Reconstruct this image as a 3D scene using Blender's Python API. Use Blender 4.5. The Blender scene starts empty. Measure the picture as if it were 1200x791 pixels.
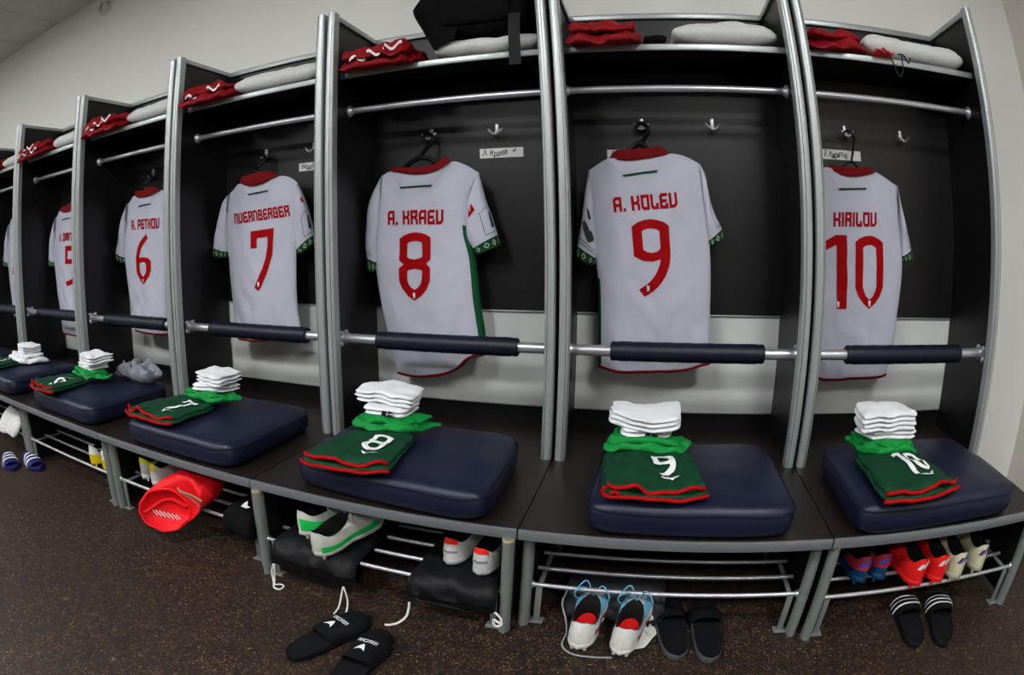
import bpy, bmesh, math, random
import numpy as np
from mathutils import Vector, Matrix, noise

random.seed(7)
SC = bpy.context.scene
COL = SC.collection
W = 0.86                      # width of one locker

# ------------------------------------------------------------------ camera (fisheye lens, off-centre crop)
cam = bpy.data.cameras.new('camera')
camo = bpy.data.objects.new('camera', cam)
COL.objects.link(camo)
SC.camera = camo
cam.type = 'PANO'
_t = cam if hasattr(cam, 'panorama_type') else cam.cycles
_t.panorama_type = 'FISHEYE_EQUISOLID'
_t.fisheye_fov = math.pi
_t.fisheye_lens = 668.86 * 36.0 / 1200
cam.sensor_fit = 'HORIZONTAL'
cam.sensor_width = 36.0
cam.sensor_height = 36.0 * 791 / 1200
cam.shift_x = (600 - 508.384) / 1200
cam.shift_y = (342.680 - 395.5) / 791
cam.clip_start = 0.02
yaw, pitch, roll = 0.3695, -0.086, -0.0137
f = Vector((-math.sin(yaw) * math.cos(pitch), math.cos(yaw) * math.cos(pitch), math.sin(pitch)))
r = f.cross(Vector((0, 0, 1))).normalized()
u = r.cross(f)
r, u = (math.cos(roll) * r + math.sin(roll) * u, -math.sin(roll) * r + math.cos(roll) * u)
camo.rotation_euler = Matrix((r, u, -f)).transposed().to_euler()
camo.location = (0.2772, -2.2002, 1.0828)

# ------------------------------------------------------------------ world, exposure
wd = bpy.data.worlds.new('world')
SC.world = wd
wd.use_nodes = True
wd.node_tree.nodes['Background'].inputs[0].default_value = (0.6, 0.65, 0.7, 1)
wd.node_tree.nodes['Background'].inputs[1].default_value = 0.02
SC.view_settings.view_transform = 'Standard'
SC.view_settings.look = 'None'
SC.view_settings.gamma = 1.0
SC.view_settings.use_curve_mapping = False
SC.view_settings.exposure = 0.0
LIGHT_STRENGTH = 57.0
LIGHT_SPOTS = [(-5.9, -2.7), (-3.5, -2.7), (-1.1, -2.7), (1.3, -2.7), (-5.9, -4.5), (-3.5, -4.5), (-1.1, -4.5), (1.3, -4.5)]


# ------------------------------------------------------------------ materials
def lin(c):
    return tuple((v / 255 / 12.92) if v / 255 <= 0.04045 else ((v / 255 + 0.055) / 1.055) ** 2.4 for v in c)


MATS = {}


def mat(name, rgb, rough=0.6, metal=0.0, var=0.0, vscale=20.0, bump=0.0, bscale=200.0, spec=0.22, sheen=0.0, coat=0.0, stretch=None, emit=0.0):
    if name in MATS:
        return MATS[name]
    m = bpy.data.materials.new(name)
    m.use_nodes = True
    nt = m.node_tree
    b = nt.nodes['Principled BSDF']
    c = lin(rgb)
    b.inputs['Base Color'].default_value = (*c, 1)
    b.inputs['Roughness'].default_value = rough
    b.inputs['Metallic'].default_value = metal
    b.inputs['Specular IOR Level'].default_value = spec
    if sheen:
        b.inputs['Sheen Weight'].default_value = sheen
    if coat:
        b.inputs['Coat Weight'].default_value = coat
        b.inputs['Coat Roughness'].default_value = 0.25
    if emit:
        b.inputs['Emission Color'].default_value = (1, 1, 1, 1)
        b.inputs['Emission Strength'].default_value = emit
    tc = nt.nodes.new('ShaderNodeTexCoord')
    vec = tc.outputs['Object']
    if stretch:
        mp = nt.nodes.new('ShaderNodeMapping')
        mp.inputs['Scale'].default_value = stretch
        nt.links.new(vec, mp.inputs[0])
        vec = mp.outputs[0]
    if var:
        n = nt.nodes.new('ShaderNodeTexNoise')
        n.inputs['Scale'].default_value = vscale
        n.inputs['Detail'].default_value = 4
        nt.links.new(vec, n.inputs['Vector'])
        rp = nt.nodes.new('ShaderNodeValToRGB')
        rp.color_ramp.elements[0].position = 0.3
        rp.color_ramp.elements[1].position = 0.7
        rp.color_ramp.elements[0].color = (*[v * (1 - var) for v in c], 1)
        rp.color_ramp.elements[1].color = (*[min(1, v * (1 + var)) for v in c], 1)
        nt.links.new(n.outputs['Fac'], rp.inputs[0])
        nt.links.new(rp.outputs[0], b.inputs['Base Color'])
    if bump:
        n2 = nt.nodes.new('ShaderNodeTexNoise')
        n2.inputs['Scale'].default_value = bscale
        n2.inputs['Detail'].default_value = 3
        nt.links.new(tc.outputs['Object'], n2.inputs['Vector'])
        bp = nt.nodes.new('ShaderNodeBump')
        bp.inputs['Strength'].default_value = bump
        bp.inputs['Distance'].default_value = 0.004
        nt.links.new(n2.outputs['Fac'], bp.inputs['Height'])
        nt.links.new(bp.outputs[0], b.inputs['Normal'])
    MATS[name] = m
    return m


wood = mat('dark_wood_laminate', (15, 13, 14), 0.42, var=0.25, vscale=6, stretch=(8, 8, 0.8), spec=0.4)
bench_wood = mat('bench_wood_laminate', (27, 20, 18), 0.40, var=0.25, vscale=6, stretch=(0.8, 8, 8), spec=0.35)
inner_black = mat('black_board', (9, 8, 9), 0.6)
alu = mat('brushed_aluminium', (168, 174, 174), 0.36, metal=0.55)
alu_paint = mat('grey_aluminium_edge', (142, 147, 152), 0.38, metal=0.7)
leg_paint = mat('grey_painted_steel', (120, 126, 124), 0.45, metal=0.35)
chrome = mat('chrome', (190, 192, 198), 0.34, metal=0.75)
white_board = mat('white_laminate_board', (206, 209, 207), 0.4, var=0.02)
leather = mat('navy_leather', (16, 20, 43), 0.44, var=0.12, vscale=8, bump=0.12, bscale=120, spec=0.35)
pad_leather = mat('navy_foam_cover', (14, 15, 34), 0.46, spec=0.3, var=0.1, vscale=15, bump=0.1, bscale=150)
seam_mat = mat('navy_seam', (18, 21, 42), 0.6)
jersey = mat('white_jersey_knit', (175, 177, 191), 0.8, sheen=0.0, bump=0.05, bscale=900)
jersey_shade = mat('white_jersey_yoke', (176, 178, 190), 0.8)
red_print = mat('red_print', (146, 0, 6), 0.7, spec=.1)
red_rib = mat('red_rib_collar', (104, 3, 8), 0.9, bump=0.3, bscale=500)
dark_green = mat('dark_green_knit', (1, 54, 31), 0.75, var=0.12, vscale=12)
stripe_green = mat('green_side_panel', (0, 70, 38), 0.7)
lime_green = mat('bright_green_knit', (4, 122, 50), 0.65, var=0.1, vscale=10)
red_trim = mat('red_trim', (150, 4, 8), 0.7, spec=.1)
white_print = mat('white_print', (225, 228, 228), 0.55)
deep_green = mat('deep_green_print', (0, 58, 46), 0.6)
sockm = mat('white_sock_knit', (214, 216, 220), 0.85, bump=0.25, bscale=400, sheen=0.2)
terry = mat('white_terry', (205, 208, 207), 0.95, var=0.04, vscale=50, bump=0.9, bscale=260, sheen=0.4)
red_cloth = mat('crimson_cloth', (128, 4, 15), 0.65, var=0.2, vscale=10, bump=0.15, bscale=80)
black_cloth = mat('black_cloth', (5, 5, 6), 0.85, spec=.12, bump=0.3, bscale=120)
bag_cloth = mat('charcoal_nylon', (12, 13, 16), 0.6, var=0.25, vscale=12, bump=0.25, bscale=60)
grey_bagm = mat('dark_grey_nylon', (30, 31, 35), 0.65, bump=0.2, bscale=60)
plastic_black = mat('black_plastic', (12, 12, 13), 0.35)
foam_black = mat('black_foam_rubber', (12, 13, 16), 0.6, bump=0.2, bscale=300)
foam_grey = mat('grey_foam_rubber', (66, 68, 72), 0.7)
cord_white = mat('white_cord', (205, 205, 200), 0.8)
grey_fab = mat('grey_fabric', (120, 122, 132), 0.75, var=0.2, vscale=14)
paper = mat('white_paper', (214, 214, 212), 0.6)
ink = mat('black_ink', (18, 18, 20), 0.6)
wallm = mat('off_white_wall_paint', (222, 223, 218), 0.75, var=0.015, vscale=1.5, bump=0.03, bscale=90)
wallr = mat('warm_white_wall_paint', (214, 209, 201), 0.75, var=0.015, vscale=1.5)
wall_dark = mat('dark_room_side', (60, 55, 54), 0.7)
ceilm = mat('ceiling_tile_white', (196, 195, 190), 0.85, bump=0.1, bscale=160)
ceil_grid = mat('ceiling_grid_dark', (120, 118, 114), 0.8)
emis = mat('lamp_diffuser', (255, 255, 255), 0.5, emit=LIGHT_STRENGTH)


def floor_material():
    m = bpy.data.materials.new('brown_flecked_rubber')
    m.use_nodes = True
    nt = m.node_tree
    b = nt.nodes['Principled BSDF']
    b.inputs['Roughness'].default_value = 0.55
    b.inputs['Specular IOR Level'].default_value = 0.35
    tc = nt.nodes.new('ShaderNodeTexCoord')

    def N(kind, **kw):
        n = nt.nodes.new(kind)
        for k, v in kw.items():
            n.inputs[k].default_value = v
        nt.links.new(tc.outputs['Object'], n.inputs['Vector'])
        return n

    def ramp(src, stops):
        rp = nt.nodes.new('ShaderNodeValToRGB')
        el = rp.color_ramp.elements
        el[0].position, el[0].color = stops[0][0], (*stops[0][1], 1)
        el[1].position, el[1].color = stops[-1][0], (*stops[-1][1], 1)
        for p, c in stops[1:-1]:
            e = el.new(p)
            e.color = (*c, 1)
        nt.links.new(src, rp.inputs[0])
        return rp.outputs[0]

    base = ramp(N('ShaderNodeTexNoise', Scale=3.0, Detail=3.0).outputs['Fac'], [(0.3, lin((21, 15, 13))), (0.7, lin((31, 23, 19)))])
    n1 = N('ShaderNodeTexNoise', Scale=52.0, Detail=3.0, Roughness=0.65, Distortion=1.8)
    mask1 = ramp(n1.outputs['Fac'], [(0.54, (0, 0, 0)), (0.63, (1, 1, 1))])
    n2 = N('ShaderNodeTexNoise', Scale=85.0, Detail=2.0, Distortion=2.2)
    mask2 = ramp(n2.outputs['Fac'], [(0.61, (0, 0, 0)), (0.67, (1, 1, 1))])
    n3 = N('ShaderNodeTexNoise', Scale=55.0, Detail=2.0, Distortion=1.2)
    mask3 = ramp(n3.outputs['Fac'], [(0.36, (1, 1, 1)), (0.46, (0, 0, 0))])

    def mix(a, fac, col):
        mx = nt.nodes.new('ShaderNodeMix')
        mx.data_type = 'RGBA'
        nt.links.new(fac, mx.inputs[0])
        nt.links.new(a, mx.inputs[6])
        mx.inputs[7].default_value = (*lin(col), 1)
        return mx.outputs[2]
    c = mix(base, mask3, (15, 11, 10))
    c = mix(c, mask1, (62, 45, 32))
    c = mix(c, mask2, (118, 93, 68))
    nt.links.new(c, b.inputs['Base Color'])
    bp = nt.nodes.new('ShaderNodeBump')
    bp.inputs['Strength'].default_value = 0.15
    bp.inputs['Distance'].default_value = 0.002
    nt.links.new(n1.outputs['Fac'], bp.inputs['Height'])
    nt.links.new(bp.outputs[0], b.inputs['Normal'])
    return m


floorm = floor_material()


# ------------------------------------------------------------------ mesh helpers
class MB:
    def __init__(self):
        self.v, self.f, self.sharp = [], [], False

    def add(self, vs, fs):
        o = len(self.v)
        self.v += [tuple(map(float, p)) for p in vs]
        self.f += [tuple(i + o for i in q) for q in fs]
        return self

    def box(self, x0, x1, y0, y1, z0, z1):
        vs = [(x, y, z) for z in (z0, z1) for y in (y0, y1) for x in (x0, x1)]
        return self.add(vs, [(0, 2, 3, 1), (4, 5, 7, 6), (0, 1, 5, 4), (2, 6, 7, 3), (0, 4, 6, 2), (1, 3, 7, 5)])

    def rbox(self, x0, x1, y0, y1, z0, z1, b=0.002, seg=2):
        bm = bmesh.new()
        bmesh.ops.create_cube(bm, size=1)
        for v in bm.verts:
            v.co = ((x0 + x1) / 2 + v.co.x * (x1 - x0), (y0 + y1) / 2 + v.co.y * (y1 - y0), (z0 + z1) / 2 + v.co.z * (z1 - z0))
        bmesh.ops.bevel(bm, geom=bm.edges[:], offset=b, segments=seg, affect='EDGES', profile=0.5)
        bm.verts.index_update()
        self.add([v.co[:] for v in bm.verts], [[v.index for v in q.verts] for q in bm.faces])
        bm.free()
        return self

    def loft(self, rings, closed=True, cap0=False, cap1=False, loop=False):
        n = len(rings[0])
        o = len(self.v)
        fs = []
        R = len(rings)
        for i in range(R if loop else R - 1):
            a, b = i * n, ((i + 1) % R) * n
            for j in range(n if closed else n - 1):
                k = (j + 1) % n
                fs.append((a + j, a + k, b + k, b + j))
        if cap0:
            fs.append(tuple(range(n - 1, -1, -1)))
        if cap1:
            fs.append(tuple((R - 1) * n + j for j in range(n)))
        return self.add([p for q in rings for p in q], fs)

    def tube(self, path, rad, n=8, closed=False, cap=True):
        P = [Vector(p) for p in path]
        m = len(P)
        rad = rad if isinstance(rad, (list, tuple)) else [rad] * m
        T = []
        for i in range(m):
            a = P[i - 1] if (i > 0 or closed) else P[i]
            b = P[(i + 1) % m] if (i < m - 1 or closed) else P[i]
            t = (b - a)
            T.append(t.normalized() if t.length > 1e-9 else Vector((0, 0, 1)))
        ref = Vector((0, 0, 1)) if abs(T[0].z) < 0.9 else Vector((1, 0, 0))
        nrm = (ref - T[0] * ref.dot(T[0])).normalized()
        rings = []
        for i in range(m):
            nrm = nrm - T[i] * nrm.dot(T[i])
            nrm = nrm.normalized() if nrm.length > 1e-6 else T[i].orthogonal().normalized()
            bi = T[i].cross(nrm)
            rings.append([P[i] + (nrm * math.cos(2 * math.pi * j / n) + bi * math.sin(2 * math.pi * j / n)) * rad[i] for j in range(n)])
        return self.loft(rings, True, cap and not closed, cap and not closed, loop=closed)

    def prism(self, poly, axis, a, b):
        """polygon (2D) extruded along axis between a and b"""
        def mk(p, w):
            return {'x': (w, p[0], p[1]), 'y': (p[0], w, p[1]), 'z': (p[0], p[1], w)}[axis]
        n = len(poly)
        vs = [mk(p, a) for p in poly] + [mk(p, b) for p in poly]
        fs = [tuple(range(n - 1, -1, -1)), tuple(range(n, 2 * n))] + [(j, (j + 1) % n, n + (j + 1) % n, n + j) for j in range(n)]
        return self.add(vs, fs)

    def lathe(self, c, axis, prof, n=20):
        """profile of (radius, height) pairs turned about an axis through c"""
        rings = []
        for rr, h in prof:
            ring = []
            for j in range(n):
                a = 2 * math.pi * j / n
                p, q = rr * math.cos(a), rr * math.sin(a)
                ring.append({'x': (c[0] + h, c[1] + p, c[2] + q), 'y': (c[0] + p, c[1] + h, c[2] + q), 'z': (c[0] + p, c[1] + q, c[2] + h)}[axis])
            rings.append(ring)
        return self.loft(rings, True, True, True)

    def warp(self, fn):
        self.v = [fn(*p) for p in self.v]
        return self


def smooth_curve(P, n):
    """Catmull-Rom through P resampled at n points, evenly by arc length"""
    P = np.array(P, float)
    if len(P) == 2:
        return np.array([P[0] + (P[1] - P[0]) * i / (n - 1) for i in range(n)])
    Q = np.vstack([2 * P[0] - P[1], P, 2 * P[-1] - P[-2]])
    out = []
    for i in range(1, len(Q) - 2):
        for k in range(12):
            t = k / 12
            a, b, c, d = Q[i - 1], Q[i], Q[i + 1], Q[i + 2]
            out.append(0.5 * (2 * b + (c - a) * t + (2 * a - 5 * b + 4 * c - d) * t * t + (3 * b - a - 3 * c + d) * t ** 3))
    out.append(P[-1])
    out = np.array(out)
    s = np.concatenate([[0], np.cumsum(np.linalg.norm(np.diff(out, axis=0), axis=1))])
    w = np.linspace(0, s[-1], n)
    return np.stack([np.interp(w, s, out[:, k]) for k in range(out.shape[1])], 1)


def mesh_of(name, mb, m, smooth=True, angle=40):
    me = bpy.data.meshes.new(name)
    me.from_pydata(mb.v, [], mb.f)
    bm = bmesh.new()
    bm.from_mesh(me)
    bmesh.ops.recalc_face_normals(bm, faces=bm.faces)
    bm.to_mesh(me)
    bm.free()
    me.materials.append(m)
    if smooth:
        me.polygons.foreach_set('use_smooth', [True] * len(me.polygons))
        try:
            me.set_sharp_from_angle(angle=math.radians(angle))
        except Exception:
            pass
    me.update()
    return me


def part(name, mb, m, parent=None, smooth=True, world=False, label=None, angle=40):
    if world and parent is not None:
        q = parent
        off = Vector((0, 0, 0))
        while q is not None:
            off += q.location
            q = q.parent
        mb.v = [(p[0] - off.x, p[1] - off.y, p[2] - off.z) for p in mb.v]
    o = bpy.data.objects.new(name, mesh_of(name, mb, m, smooth, angle))
    COL.objects.link(o)
    if parent is not None:
        o.parent = parent
    if label:
        o['label'] = label
    return o


def thing(name, label, cat, loc=(0, 0, 0), rotz=0.0, group=None):
    o = bpy.data.objects.new(name, None)
    o.empty_display_size = 0.05
    COL.objects.link(o)
    o.location = loc
    o.rotation_euler = (0, 0, rotz)
    o['label'] = label
    o['category'] = cat
    if group:
        o['group'] = group
    return o


def single(name, mb, m, label, cat, group=None, smooth=True):
    o = part(name, mb, m, None, smooth)
    o['label'] = label
    o['category'] = cat
    if group:
        o['group'] = group
    return o


def structure(name, mb, m, smooth=False):
    o = part(name, mb, m, None, smooth)
    o['kind'] = 'structure'
    return o


def copy_tree(o, parent=None):
    c = o.copy()
    COL.objects.link(c)
    c.parent = parent
    for ch in o.children:
        copy_tree(ch, c)
    return c


def nz(x, y, z, s, k=0.0):
    return noise.noise(Vector((x * s + k, y * s + 1.7 * k, z * s - k)))


def slab(mb, quad, z0, th, nx=28, ny=24, p=8.0, e=0.5, wr=0.0, wsc=14.0, seed=0.0, sag=0.0, zf=None, crown=0.0, bow=0.0, fn=None):
    """soft closed slab on quad FL,FR,BR,BL (plan); base height z0 (front may differ: zf), thickness th"""
    def sp(n):
        return [0.5 - 0.5 * math.cos(math.pi * i / n) * (0.55 + 0.45 * abs(math.cos(math.pi * i / n))) for i in range(n + 1)]
    S, T = sp(nx), sp(ny)
    FL, FR, BR, BL = [np.array(q, float) for q in quad]

    def pos(s, t, sgn):
        a = 2 * s - 1
        b = 2 * t - 1
        # round the plan corners
        cr = min(1.0, (abs(a) ** 10 + abs(b) ** 10) ** 0.1)
        k = max(abs(a), abs(b)) / cr if cr > 1e-6 else 1
        q = (abs(a) ** 9 + abs(b) ** 9) ** (1 / 9)
        sc = max(abs(a), abs(b)) / q if q > 1e-9 else 1
        a2, b2 = a * sc, b * sc
        s2, t2 = (a2 + 1) / 2, (b2 + 1) / 2
        xy = FL * (1 - s2) * (1 - t2) + FR * s2 * (1 - t2) + BR * s2 * t2 + BL * (1 - s2) * t2
        m = max(abs(a), abs(b))
        E = max(0.0, 1 - m ** p) ** e
        zb = z0 if zf is None else zf + (z0 - zf) * t2
        x, y = xy
        y -= bow * (1 - a2 * a2) * (1 - t2)
        z = zb + th / 2 + sgn * th / 2 * E
        z += sag * (a2 * a2 - 0.5) + (crown * (1 - a2 * a2) * (1 - b2 * b2) if sgn > 0 else 0)
        if wr:
            z += (wr * nz(x, y, 0, wsc, seed) + wr * .38 * nz(x + .5 * y, y, 3, wsc * 2.7, seed)) * (1.0 if sgn > 0 else 0.35)
            x += wr * 0.5 * nz(x, y, 1, wsc, seed + 5)
            y += wr * 0.5 * nz(x, y, 2, wsc, seed + 9)
        return (x, y, z) if fn is None else fn(x, y, z)
    top = [[pos(s, t, 1) for s in S] for t in T]
    bot = [[pos(s, t, -1) for s in S] for t in T]
    vs, fs, idx = [], [], {}
    for L, g in ((0, top), (1, bot)):
        for j in range(ny + 1):
            for i in range(nx + 1):
                if L == 1 and (i in (0, nx) or j in (0, ny)):
                    idx[1, i, j] = idx[0, i, j]
                else:
                    idx[L, i, j] = len(vs)
                    vs.append(g[j][i])
    for L in (0, 1):
        for j in range(ny):
            for i in range(nx):
                q = (idx[L, i, j], idx[L, i + 1, j], idx[L, i + 1, j + 1], idx[L, i, j + 1])
                fs.append(q if L == 0 else q[::-1])
    return mb.add(vs, fs)


# ------------------------------------------------------------------ lettering
GL = {
    'A': (1, [[(0, 0), (0, 1.45), (.25, 1.7), (1, 1.7), (1, 0)], [(0, .72), (1, .72)]]),
    'K': (1, [[(0, 0), (0, 1.7)], [(1, 1.7), (1, 1.15), (.72, .85), (1, .55), (1, 0)], [(0, .85), (.72, .85)]]),
    'R': (1, [[(0, 0), (0, 1.7), (1, 1.7), (1, 1.1), (.78, .85), (0, .85)], [(.62, .85), (1, .45), (1, 0)]]),
    'E': (1, [[(1, 1.7), (.22, 1.7), (0, 1.48), (0, 1.05), (.2, .85), (0, .65), (0, 0), (1, 0), (1, .3)], [(.2, .85), (.85, .85)]]),
    'V': (1, [[(0, 1.7), (0, 0), (.62, 0), (1, .38), (1, 1.7)]]),
    'O': (1, [[(0, .22), (0, 1.7), (1, 1.7), (1, 0), (.22, 0), (0, .22)]]),
    'L': (.9, [[(0, 1.7), (0, .22), (.22, 0), (.9, 0), (.9, .42)]]),
    'I': (.02, [[(0, 0), (0, 1.7)]]),
    'U': (1, [[(0, 1.7), (0, 0), (.72, 0), (1, .28), (1, 1.7)]]),
    'N': (1, [[(0, 0), (0, 1.7), (.75, 1.7), (1, 1.45), (1, 0)]]),
    'B': (1, [[(0, 0), (0, 1.7), (.9, 1.7), (.9, 1.05), (.7, .85), (0, .85)], [(.7, .85), (1, .6), (1, 0), (0, 0)]]),
    'G': (1, [[(1, 1.3), (1, 1.7), (.2, 1.7), (0, 1.5), (0, 0), (1, 0), (1, .8), (.55, .8)]]),
    'P': (1, [[(0, 0), (0, 1.7), (1, 1.7), (1, .75), (0, .75)]]),
    'T': (1, [[(0, 1.7), (1, 1.7)], [(.5, 1.7), (.5, 0)]]),
    'H': (1, [[(0, 0), (0, 1.7)], [(1, 0), (1, 1.7)], [(0, .85), (1, .85)]]),
    'D': (1, [[(0, 0), (0, 1.7), (.7, 1.7), (1, 1.4), (1, 0), (0, 0)]]),
    'M': (1.3, [[(0, 0), (0, 1.7), (1.3, 1.7), (1.3, 0)], [(.65, 1.7), (.65, .3)]]),
    'C': (1, [[(1, 1.3), (1, 1.7), (0, 1.7), (0, 0), (1, 0), (1, .4)]]),
    '.': (.02, [[(0, -.02), (0, .06)]]),
    ' ': (.15, []),
}


def stroke_quads(pts, w):
    """mitred strip along a polyline -> list of quads (2D)"""
    P = [np.array(p, float) for p in pts]
    closed = np.allclose(P[0], P[-1]) and len(P) > 2
    if closed:
        P = P[:-1]
    n = len(P)
    L, R = [], []
    for i in range(n):
        a = P[i - 1] if (i > 0 or closed) else None
        b = P[(i + 1) % n] if (i < n - 1 or closed) else None
        d1 = (P[i] - a) / np.linalg.norm(P[i] - a) if a is not None else None
        d2 = (b - P[i]) / np.linalg.norm(b - P[i]) if b is not None else None
        if d1 is None:
            d1 = d2
        if d2 is None:
            d2 = d1
        n1, n2 = np.array((-d1[1], d1[0])), np.array((-d2[1], d2[0]))
        m = n1 + n2
        m = m / np.linalg.norm(m)
        k = w / 2 / max(0.4, float(m @ n1))
        q = P[i]
        if not closed and i == 0:
            q = q - d1 * w / 2 * 0.9
        if not closed and i == n - 1:
            q = q + d2 * w / 2 * 0.9
        L.append(q + m * k)
        R.append(q - m * k)
    return [(L[i], L[(i + 1) % n], R[(i + 1) % n], R[i]) for i in range(n if closed else n - 1)]


def text_quads(s, sw=.45, gap=.21):
    x, Q = sw / 2, []
    for ch in s:
        w, pl = GL[ch]
        for p in pl:
            for q in stroke_quads(p, sw):
                Q.append([(a[0] + x, a[1]) for a in q])
        x += w + sw + gap
    w = x - gap - sw / 2
    return [[(a[0] / w, (a[1] + sw / 2) / (1.7 + sw)) for a in q] for q in Q]     # unit box


def ring_quads(o, i):
    n = len(o)
    return [(o[k], o[(k + 1) % n], i[(k + 1) % n], i[k]) for k in range(n)]


def strip_quads(c, w):
    return stroke_quads(smooth_curve(c, 16), w)


DIG = {}
_lo = [(.16, 1.12), (0, .98), (0, .58), (.10, .34), (.28, .14), (.5, 0), (.72, .14), (.90, .34), (1, .58), (1, .98), (.84, 1.12), (.5, 1.16)]
_li = [(.30, .92), (.265, .88), (.265, .62), (.30, .50), (.38, .40), (.5, .33), (.62, .40), (.70, .50), (.735, .62), (.745, .88), (.70, .92), (.5, .955)]
_uo = [(.16, 1.08), (0, 1.22), (0, 1.88), (.14, 1.97), (.32, 2.03), (.5, 2.05), (.68, 2.03), (.86, 1.97), (1, 1.88), (1, 1.22), (.84, 1.08), (.5, 1.02)]
_ui = [(.34, 1.27), (.255, 1.32), (.255, 1.72), (.32, 1.76), (.41, 1.785), (.5, 1.79), (.59, 1.785), (.68, 1.76), (.745, 1.72), (.745, 1.32), (.66, 1.27), (.5, 1.24)]
DIG['8'] = ring_quads(_uo, _ui) + ring_quads(_lo, _li)
_9o = [(.3, .92), (.06, 1.05), (0, 1.85), (.14, 1.96), (.32, 2.03), (.5, 2.05), (.68, 2.02), (.84, 1.96), (.96, 1.86), (.985, 1.15), (.8, .98), (.55, .90)]
_9i = [(.40, 1.16), (.30, 1.22), (.26, 1.72), (.32, 1.76), (.41, 1.79), (.5, 1.795), (.58, 1.79), (.66, 1.76), (.71, 1.72), (.74, 1.26), (.66, 1.17), (.52, 1.14)]
DIG['9'] = ring_quads(_9o, _9i) + strip_quads([(.865, 1.25), (.87, 1.0), (.83, .75), (.72, .48), (.55, .26), (.36, .11)], .25)
DIG['0'] = ring_quads([(0, .6), (0, 1.86), (.14, 1.96), (.32, 2.03), (.5, 2.05), (.68, 2.03), (.86, 1.96), (1, 1.86), (1, .6), (.88, .34), (.72, .16), (.5, 0), (.28, .16), (.12, .34)],
                      [(.26, .62), (.26, 1.70), (.32, 1.75), (.41, 1.785), (.5, 1.79), (.59, 1.785), (.68, 1.75), (.74, 1.70), (.74, .62), (.69, .48), (.62, .36), (.5, .26), (.38, .36), (.31, .48)])
DIG['1'] = [((.0, 1.62), (.0, 1.88), (.30, 2.05), (.30, 1.78)), ((.30, 0), (.30, 2.05), (.58, 2.05), (.58, 0))]
DIG['7'] = [((0, 1.45), (0, 2.05), (.26, 2.05), (.26, 1.45)), ((.26, 1.78), (.26, 2.05), (1, 2.05), (1, 1.78))] + strip_quads([(.87, 1.9), (.86, 1.45), (.8, 1.1), (.68, .75), (.52, .4), (.36, .1)], .26)
DIG['6'] = [tuple((1 - a[0], a[1]) for a in q) for q in ring_quads(_lo, _li)] + strip_quads([(.13, .8), (.14, 1.15), (.25, 1.48), (.45, 1.75), (.72, 1.96)], .25)
DIG['5'] = [((0, 1.12), (0, 2.05), (.26, 2.05), (.26, 1.12)), ((.26, 1.78), (.26, 2.05), (.95, 2.05), (.95, 1.78)), ((.26, 1.10), (.26, 1.36), (.80, 1.36), (.9, 1.12))] + strip_quads([(.83, 1.25), (.87, .9), (.84, .62), (.70, .35), (.5, .18), (.22, .10)], .25)
DIG['4'] = stroke_quads([(.55, 2.0), (.1, .6), (1, .6)], .25) + stroke_quads([(.72, 1.1), (.72, .1)], .25)

LION = [(.2, 0), (.42, .3), (.3, .48), (.1, .42), (.28, .62), (.3, .8), (.15, .95), (.45, 1), (.62, .82), (.9, .9), (.7, .66), (.66, .5), (.95, .35), (.7, .35), (.62, .2), (.85, 0), (.6, .05), (.5, .22), (.4, .02)]
TRI_LOGO = [(0, 1), (.38, .72), (.38, .52), (.62, .52), (.62, .72), (1, 1), (.5, 0)]


def flat_mesh(polys, maxlen):
    """triangulate and refine a list of 2D polygons -> (verts2d, faces)"""
    bm = bmesh.new()
    for p in polys:
        try:
            bm.faces.new([bm.verts.new((a[0], a[1], 0)) for a in p])
        except ValueError:
            pass
    bmesh.ops.triangulate(bm, faces=[q for q in bm.faces if len(q.verts) > 4])
    for _ in range(4):
        es = [e for e in bm.edges if e.calc_length() > maxlen]
        if not es:
            break
        bmesh.ops.subdivide_edges(bm, edges=es, cuts=1, use_grid_fill=True)
    bm.verts.index_update()
    v = np.array([q.co[:2] for q in bm.verts])
    fc = [[w.index for w in q.verts] for q in bm.faces]
    bm.free()
    return v, fc

# ------------------------------------------------------------------ room
XL, XR, YF, YB, ZC = -7.4, 2.33, -5.6, 0.03, 3.0
structure('floor', MB().box(XL - .1, XR + .1, YF - .1, YB + .1, -0.06, 0.0), floorm)
structure('wall_back', MB().box(XL - .1, XR + .1, YB, YB + .1, 0, ZC), wallm)
structure('wall_right', MB().box(XR, XR + .1, YF, YB, 0, ZC), wallr)
structure('wall_left', MB().box(XL - .1, XL, YF, YB, 0, ZC), wallm)
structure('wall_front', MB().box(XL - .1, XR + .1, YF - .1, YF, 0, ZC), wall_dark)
ceil = structure('ceiling', MB().box(XL - .1, XR + .1, YF - .1, YB + .1, ZC + .012, ZC + .06), ceil_grid)

tile_me = mesh_of('ceiling_tile', MB().rbox(-.298, .298, -.298, .298, -.011, .011, .003, 1), ceilm, False)
lights = {(round(x, 2), round(y, 2)) for x, y in LIGHT_SPOTS}
tx = [-7.1 + .6 * i for i in range(16)]
ty = [-.27 - .6 * j for j in range(9)]
lamp_cells = set()
for (lx, ly) in LIGHT_SPOTS:
    i = min(range(16), key=lambda k: abs(tx[k] - lx))
    j = min(range(9), key=lambda k: abs(ty[k] - ly))
    lamp_cells.add((i, j))
for i, x in enumerate(tx):
    for j, y in enumerate(ty):
        if (i, j) in lamp_cells:
            continue
        o = bpy.data.objects.new('ceiling_tile', tile_me)
        COL.objects.link(o)
        o.parent = ceil
        o.location = (x, y, ZC)
        if (i, j) == (4, 0):
            o.rotation_euler = (0.0, 0.014, 0.0)


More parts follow.
